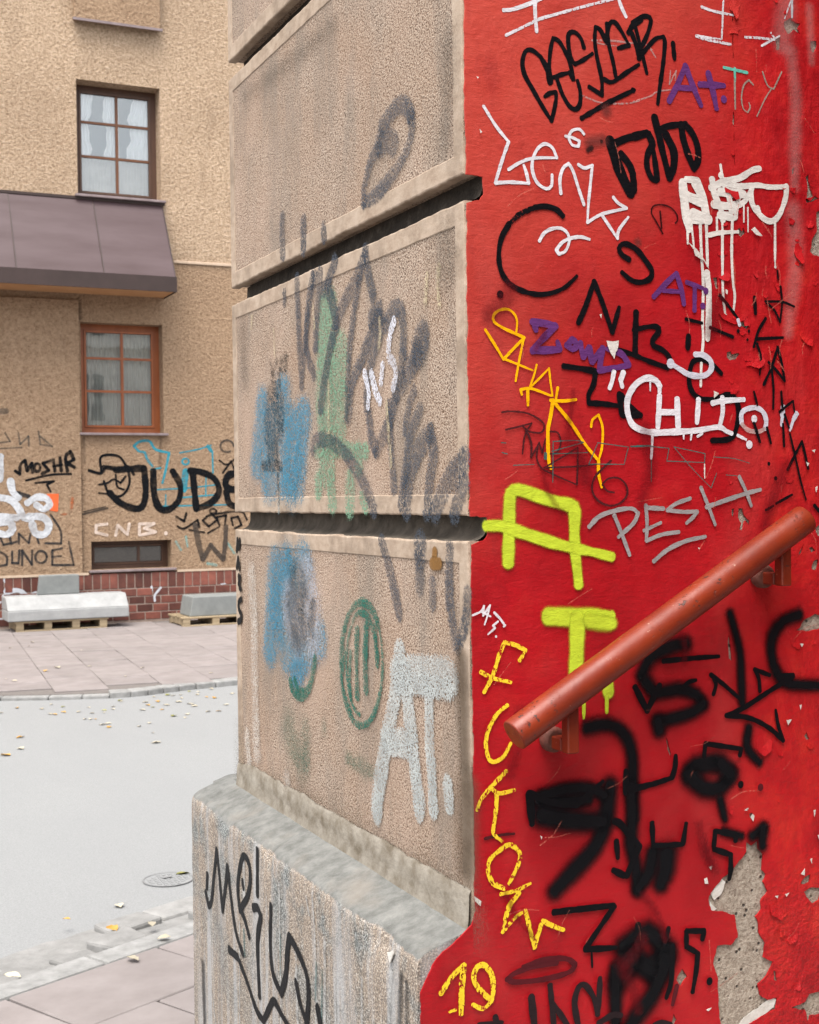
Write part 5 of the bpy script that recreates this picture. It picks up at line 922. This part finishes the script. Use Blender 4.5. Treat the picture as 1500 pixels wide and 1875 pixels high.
FG('far', pk(BL, soft=.3, **ff), [('L', 17, [(605, 270), (600, 190), (650, 172), (720, 190), (768, 280), (768, 360), (720, 418), (650, 400), (620, 330)]), ('L', 20, [(530, 265), (600, 282), (640, 242), (700, 262), (760, 242), (800, 290)]), ('L', 30, [(620, 245), (690, 255)]), ('L', 14, [(590, 350), (640, 340), (680, 318), (720, 340), (750, 300)]), ('L', 13, [(690, 290), (700, 360), (740, 380)]), ('L', 13, [(590, 400), (640, 405)]), ('L', 12, [(1310, 205), (1350, 230), (1400, 200)]), ('L', 13, [(1330, 280), (1380, 210), (1400, 260)])], 'black round face scribble')
FG('far', pk(BL, soft=.3, **ff, op=.9), [('L', 15, [(1050, 540), (1100, 570), (1112, 520)]), ('L', 15, [(1060, 600), (1100, 612), (1180, 560), (1190, 605)]), ('L', 15, [(1210, 562), (1260, 522), (1298, 560), (1245, 600), (1212, 565)]), ('L', 15, [(1310, 592), (1292, 545), (1350, 532), (1342, 590)]), ('L', 15, [(1390, 592), (1380, 550), (1420, 540), (1442, 590), (1402, 612)]), ('L', 13, [(1475, 560), (1440, 512), (1320, 520), (1230, 540)]), ('L', 13, ell(1272, 508, 20, 14, 0, 360, 10)), ('L', 12, [(1240, 640), (1310, 600)]), ('L', 12, [(1130, 620), (1220, 635)])], 'thin black tag under the word')
FG('far', pk((.07, .055, .045), soft=.3, **ff, op=.85), [('L', 36, [(1165, 590), (1190, 720), (1212, 795)]), ('L', 34, [(1212, 795), (1258, 712)]), ('L', 34, [(1258, 712), (1300, 760), (1332, 795)]), ('L', 34, [(1332, 795), (1345, 700), (1348, 600)]), ('L', 14, ell(1355, 120, 40, 35, 60, 360, 10))], 'faded dark letter W')
FG('far', pk((.62, .5, .42), soft=.5, **ff, op=.85), [('L', 22, [(640, 585), (575, 592), (572, 635), (640, 652)]), ('L', 22, [(690, 655), (702, 592)]), ('L', 22, [(702, 592), (760, 648)]), ('L', 22, [(760, 648), (772, 585)]), ('L', 22, [(832, 650), (832, 585), (920, 582), (860, 612), (930, 632), (840, 650)]), ('L', 28, [(990, 642)])], 'pale pink letters over the cellar window')
FG('far', pk((.06, .045, .035), soft=.4, dry=.5, **ff, op=.9), [('L', 14, [(495, 527), (560, 510), (642, 490)]), ('L', 10, [(500, 512), (630, 482)])], 'small dark scrawl')
FG('farl', pk((.1, .085, .07), soft=.5, **ff, op=.6), [('L', 14, [(0, 100), (60, 92), (30, 42)]), ('L', 14, [(110, 40), (120, 110), (170, 60), (172, 120)]), ('L', 14, [(230, 32), (240, 110), (312, 122), (240, 62)]), ('L', 11, [(0, 135), (130, 128)]), ('L', 40, [(-60, -80), (40, -90)])], 'faded grey letters')
FG('farl', pk(BL, soft=.3, **ff), [('L', 22, [(90, 268), (118, 288), (122, 232), (150, 205)]), ('L', 22, [(150, 205), (162, 268), (190, 222)]), ('L', 20, [(190, 222), (195, 278)]), ('L', 18, ell(222, 248, 18, 24, 0, 360, 10)), ('L', 20, [(300, 208), (255, 222), (292, 265), (250, 285)]), ('L', 22, [(318, 200), (328, 270)]), ('L', 22, [(358, 190), (366, 268)]), ('L', 18, [(318, 240), (370, 232)]), ('L', 24, [(402, 270), (392, 185), (420, 152), (440, 200), (402, 222), (442, 245)]), ('L', 15, [(155, 325), (300, 292), (425, 286)]), ('L', 14, [(210, 340), (322, 330), (280, 350), (302, 392)])], 'black marker name tag with underline')
FG('farl', pk((.03, .03, .032), soft=.35, **ff, op=.85), [('L', 16, [(0, 752), (40, 780), (40, 828), (0, 836)]), ('L', 16, [(72, 750), (72, 818), (110, 820), (116, 742)]), ('L', 16, [(132, 830), (132, 742)]), ('L', 16, [(132, 742), (190, 828)]), ('L', 16, [(190, 828), (192, 742)]), ('L', 16, ell(245, 782, 34, 36, 0, 360, 12)), ('L', 16, [(370, 730), (312, 742)]), ('L', 16, [(312, 742), (312, 830)]), ('L', 16, [(312, 830), (440, 830)]), ('L', 14, [(440, 830), (410, 690)]), ('L', 14, [(312, 782), (365, 776)]), ('L', 15, [(0, 662), (20, 710), (60, 700)]), ('L', 15, [(55, 640), (65, 702), (100, 690)]), ('L', 15, [(112, 702), (112, 642)]), ('L', 15, [(112, 642), (172, 700)]), ('L', 15, [(172, 700), (180, 642)]), ('L', 15, [(212, 640), (232, 700)]), ('L', 15, [(270, 700), (365, 702)]), ('L', 15, [(365, 702), (360, 622), (302, 530)]), ('L', 30, [(80, 395), (170, 420)])], 'black outlined words low on the wall')
patch('sticker', 'L', [(280, 405), (350, 405), (345, 512), (300, 505)], m_simple('orange_paper', (.6, .09, .02), (.68, .12, .03), 8), 'farl', off=.004, amp=.004, th=.002, parent=AB, label='orange paper remnant')
FG('farl', pk((.45, .12, .04), soft=.8, **ff, op=.6), [('L', 26, [(432, 430), (428, 490)]), ('L', 20, [(375, 528), (395, 526)])], 'orange smear')
FG('farl', pk((.5, .51, .53), soft=.3, **ff), [('L', 48, [(-20, 425), (60, 440), (110, 490), (140, 545), (190, 555)]), ('L', 46, [(62, 325), (75, 390), (112, 430)]), ('L', 44, [(160, 462), (220, 425), (280, 435), (298, 470), (262, 498), (215, 470)]), ('L', 46, [(170, 540), (255, 545), (292, 590), (268, 645), (212, 640), (192, 585)]), ('L', 46, [(-10, 580), (55, 572), (75, 615), (42, 648), (-10, 640)]), ('L', 50, [(0, 180), (-5, 320)]), ('L', 46, [(100, 548), (0, 540)])], 'bold white spray swirl')
FG('brick', pk((.46, .47, .5), soft=.3, rough=.7), [('L', 28, [(-20, 1060), (60, 992), (120, 985), (178, 1030)]), ('L', 30, [(22, 905), (50, 945), (35, 990)]), ('L', 30, [(-20, 1140), (40, 1150)]), ('L', 30, [(185, 1015), (215, 1000)]), ('L', 14, [(960, 965), (925, 1010), (925, 1045)]), ('L', 14, [(905, 960), (905, 985)]), ('L', 8, [(1350, 880), (1352, 940), (1320, 945)])], 'white spray arcs on the bricks')

# ------------------------------------------------------------------ pallets and concrete blocks by the far wall
def ground(px, py): return onZ(px, py, ZP)
def pallet(x0, x1, yb, w_, lab, zt=.115):
    P = empty('pallet', (x0, yb, ZP), label=lab, cat='pallet', group='pallets under concrete blocks')
    Lx = x1 - x0; n = 4
    for i in range(n):
        bx = x0 + (Lx - .09) * i / (n - 1); MB().box(bx, bx + .09, yb, yb + w_, ZP + .018, ZP + zt - .024).put('runner', M['pallet'], P)
    for i in range(4):
        by = yb + (w_ - .1) * i / 3; MB().box(x0 - .02, x1 + .02, by - .004, by + .1, ZP + zt - .023, ZP + zt).put('board', M['pallet'], P, bevel=.003)
    for i in range(2):
        by = yb + (w_ - .1) * i; MB().box(x0, x1, by + .002, by + .1, ZP + .001, ZP + .017).put('board', M['pallet'], P)
    return P
gl, gr = ground(30, 1158), ground(214, 1156)
yb = gl.y; pallet(gl.x, gr.x, yb, .62, 'weathered pallet under the long white concrete bench block', .13)
bl, br = onY(14, 1143, yb), onY(236, 1139, yb)
m = MB(); zb = ZP + .131; zm = onY(120, 1115, yb).z; zt = onY(120, 1094, yb).z
m.v = []; 
m.prism([(0, 0)] * 0 or [(bl.x, yb - .03), (br.x, yb - .03), (br.x, yb + .5), (bl.x, yb + .5)], zb, zm)
m.prism([(bl.x, yb - .03), (br.x, yb - .03), (br.x, yb + .5), (bl.x, yb + .5)], zm + .0005, zm + .1)
for q in (12, 13): x_, y_, z_ = m.v[q]; m.v[q] = (x_, y_ + .18, zt + .02)
for q in (14, 15): x_, y_, z_ = m.v[q]; m.v[q] = (x_, y_, zt + .02)
m.put('concrete_block', M['concrete'], None, bevel=.012, seg=2, label='long white concrete block lying on a pallet by the brick wall', cat='concrete block')
y2 = yb + .33; ul, ur = onY(68, 1093, y2), onY(146, 1093, y2); ut = onY(105, 1053, y2).z
m = MB().prism([(ul.x, y2), (ur.x, y2), (ur.x - .02, y2 + .16), (ul.x + .02, y2 + .16)], zt + .021, ut)
for q in (4, 7): x_, y_, z_ = m.v[q]; m.v[q] = (x_ + .03, y_, z_)
m.put('concrete_block', M['greyconc'], None, bevel=.012, seg=2, label='small grey concrete block standing on the long white block', cat='concrete block')
pl_, pr_ = ground(336, 1148), ground(520, 1142); yp = pl_.y
pallet(pl_.x, pr_.x, yp, .7, 'pale pallet under the grey concrete block beside the pier', .12)
cl_, cr_ = onY(348, 1128, yp + .04), onY(510, 1128, yp + .04); ct = onY(380, 1092, yp + .04).z
m = MB().box(cl_.x, cr_.x, yp + .04, yp + .55, ZP + .121, ct)
for q in (4, 7): x_, y_, z_ = m.v[q]; m.v[q] = (x_ + .04, y_, z_)
m.put('concrete_block', M['greyconc'], None, bevel=.012, seg=2, label='pale grey concrete block on a pallet partly hidden behind the pier', cat='concrete block')

# ------------------------------------------------------------------ manhole cover
mc = onZ(308, 1612, ZR); mh = empty('manhole_cover', (mc.x, mc.y, ZR), label='round iron manhole cover set in the asphalt near the kerb', cat='manhole cover')
R_ = .108
me = MB(); me.tube((mc.x, mc.y, ZR - .03), (mc.x, mc.y, ZR + .004), R_, 40); me.put('cover', M['asphalt'], mh)
me = MB()
for i in range(40):
    a0, a1 = 2 * math.pi * i / 40, 2 * math.pi * (i + 1) / 40
    c = [(mc.x + math.cos(a_) * r_, mc.y + math.sin(a_) * r_, ZR + .006) for a_, r_ in ((a0, R_ + .003), (a1, R_ + .003), (a1, R_ - .004), (a0, R_ - .004))]; me.quad(*c)
me.put('rim', M['iron'], mh)
me = MB()
for i in range(-3, 4):
    for j in range(-3, 4):
        if i * i + j * j < 11: me.box(mc.x + i * .026 - .009, mc.x + i * .026 + .009, mc.y + j * .026 - .009, mc.y + j * .026 + .009, ZR + .004, ZR + .006)
me.put('tread', M['asphalt'], mh)
MB().box(mc.x - .02, mc.x + .02, mc.y + .01, mc.y + .03, ZR + .0085, ZR + .0105).put('lifting_hole', M['iron'], mh)

# ------------------------------------------------------------------ fallen leaves
def leaf_mesh(seed):
    rnd = random.Random(seed); v, f = [], []
    n = 7; Wd = [0, .5, .85, 1, .8, .45, 0]
    for i in range(n):
        t = i / (n - 1); x = (t - .5); wv_ = .33 * Wd[i] * rnd.uniform(.8, 1.15); cz = .05 * math.sin(t * 3.1) * rnd.uniform(.4, 1.4)
        v += [(x, -wv_, cz + .1 * wv_ + rnd.uniform(0, .06)), (x, 0, cz * .5), (x, wv_, cz + .25 * wv_ + rnd.uniform(0, .08))]
    for i in range(n - 1):
        a_ = i * 3; f += [(a_, a_ + 1, a_ + 4, a_ + 3), (a_ + 1, a_ + 2, a_ + 5, a_ + 4)]
    me = bpy.data.meshes.new('fallen_leaf'); me.from_pydata(v, [], f); me.update()
    for p in me.polygons: p.use_smooth = True
    return me
LM = []
for mat in ('leafp', 'leafy', 'leafg'):
    for s_ in range(3): me = leaf_mesh(s_ + len(LM)); me.materials.append(M[mat]); LM.append(me)
def leaf(px, py, size, kind, z, label, group=None, me=None, tilt=.08):
    p = onZ(px, py, z); o_ = bpy.data.objects.new('fallen_leaf', me or LM[kind * 3 + random.randrange(3)]); COL.objects.link(o_)
    o_.location = (p.x, p.y, z + .004); size *= .95 if group else .72; o_.scale = (size, size, size); o_.rotation_euler = (random.uniform(-tilt, tilt), random.uniform(-tilt, tilt), random.uniform(0, 6.28))
    meta(o_, label, 'leaf', group)
leaf(205, 1703, .1, 1, -.01, 'curled bright orange yellow leaf on the broken kerb stones')
leaf(218, 1661, .085, 0, ZR, 'pale cream leaf lying alone on the asphalt above the orange leaf')
leaf(243, 1758, .085, 0, .003, 'small tan leaf on the near paving slabs')
leaf(300, 1720, .07, 0, .003, 'small whitish leaf on the near kerb close to the pier')
leaf(22, 1790, .09, 0, .003, 'pale leaf on the near kerb at the left edge')
leaf(122, 1685, .05, 1, -.02, 'small rust brown leaf in the gutter stones')
leaf(278, 1694, .07, 0, -.02, 'pale folded leaf in the gutter stones next to the asphalt')
leaf(335, 1602, .09, 2, ZR, 'green leaf beside the manhole cover')
leaf(286, 1361, .1, 0, ZR, 'lone cream leaf in the middle of the road')
leaf(10, 1384, .12, 1, ZR, 'brown leaf on the road at the left edge')
leaf(38, 1372, .1, 0, ZR, 'pale leaf pair on the road near the left edge')
leaf(318, 1312, .1, 2, ZR, 'dark olive leaf on the road in front of the kerb')
leaf(105, 1223, .13, 0, ZP + .003, 'white leaf on the far pavement slabs')
leaf(83, 1229, .12, 1, ZP + .003, 'yellow leaf on the far pavement beside a white one')
CN = ['cream', 'yellow', 'olive green']
def where(px): return 'left of white block' if px < 15 else 'below small upright block' if px < 75 else 'below white block middle' if px < 150 else 'below white block end' if px < 236 else 'below gap between pallets' if px < 330 else 'beside the pier'
for i in range(62):
    px = random.uniform(-30, 440); base = 1272 if px < 250 else 1272 - (px - 250) * .135
    py = base + 8 + abs(random.gauss(0, 26)); sz = random.uniform(.035, .068); kd_ = random.choice((0, 0, 0, 0, 1, 2)); leaf(px, py, sz, kd_, ZR, f"{CN[kd_]} leaf {'at' if py - base < 14 else 'near' if py - base < 35 else 'away from'} far kerb, {where(px)}", 'fallen leaves along the far kerb')
for i in range(12):
    px = random.uniform(-30, 430); py = random.uniform(1172, 1250); leaf(px, py, random.uniform(.035, .06), 0, ZP + .003, f"pale leaf on {'back' if py < 1200 else 'middle' if py < 1225 else 'front'} of far pavement, {where(px)}", 'fallen leaves on the far pavement')

seen = {}
for o_ in COL.objects:
    if o_.get('category') == 'leaf' and o_.get('group'): seen.setdefault(o_['label'], []).append(o_)
ORD = ['leftmost', 'second from left', 'third from left', 'fourth from left', 'fifth from left', 'sixth from left', 'seventh from left', 'eighth from left', 'ninth from left', 'tenth from left', 'eleventh from left']
for lb, os_ in seen.items():
    if len(os_) > 1:
        for n_, o_ in enumerate(sorted(os_, key=lambda q: proj(q.location)[0])): o_['label'] = lb + ', ' + ORD[min(n_, 10)]

# ------------------------------------------------------------------ white house behind the camera (seen reflected in the windows)
HB = empty('white_house', (4, -15, 0), label='white house across the street reflected in the windows', cat='building')
MB().box(-12, 13, -16, -15, -.1, 11).put('wall', M['white_wall'], HB)
for i in range(9):
    for j in range(3):
        x = -11 + i * 2.6; z = 1.3 + j * 3.3
        wn = MB().box(x, x + 1.1, -15.02, -14.96, z, z + 1.9).put('window', M['white_wall'], HB)
        MB().box(x + .08, x + .5, -14.955, -14.94, z + .08, z + 1.82).put('pane', M['darkglass'], wn); MB().box(x + .6, x + 1.02, -14.955, -14.94, z + .08, z + 1.82).put('pane', M['darkglass'], wn)
for z in (.9, 4.1, 7.4, 10.7): MB().box(-12.2, 13.2, -15.0, -14.7, z, z + .22).put('cornice', M['white_wall'], HB, bevel=.03)
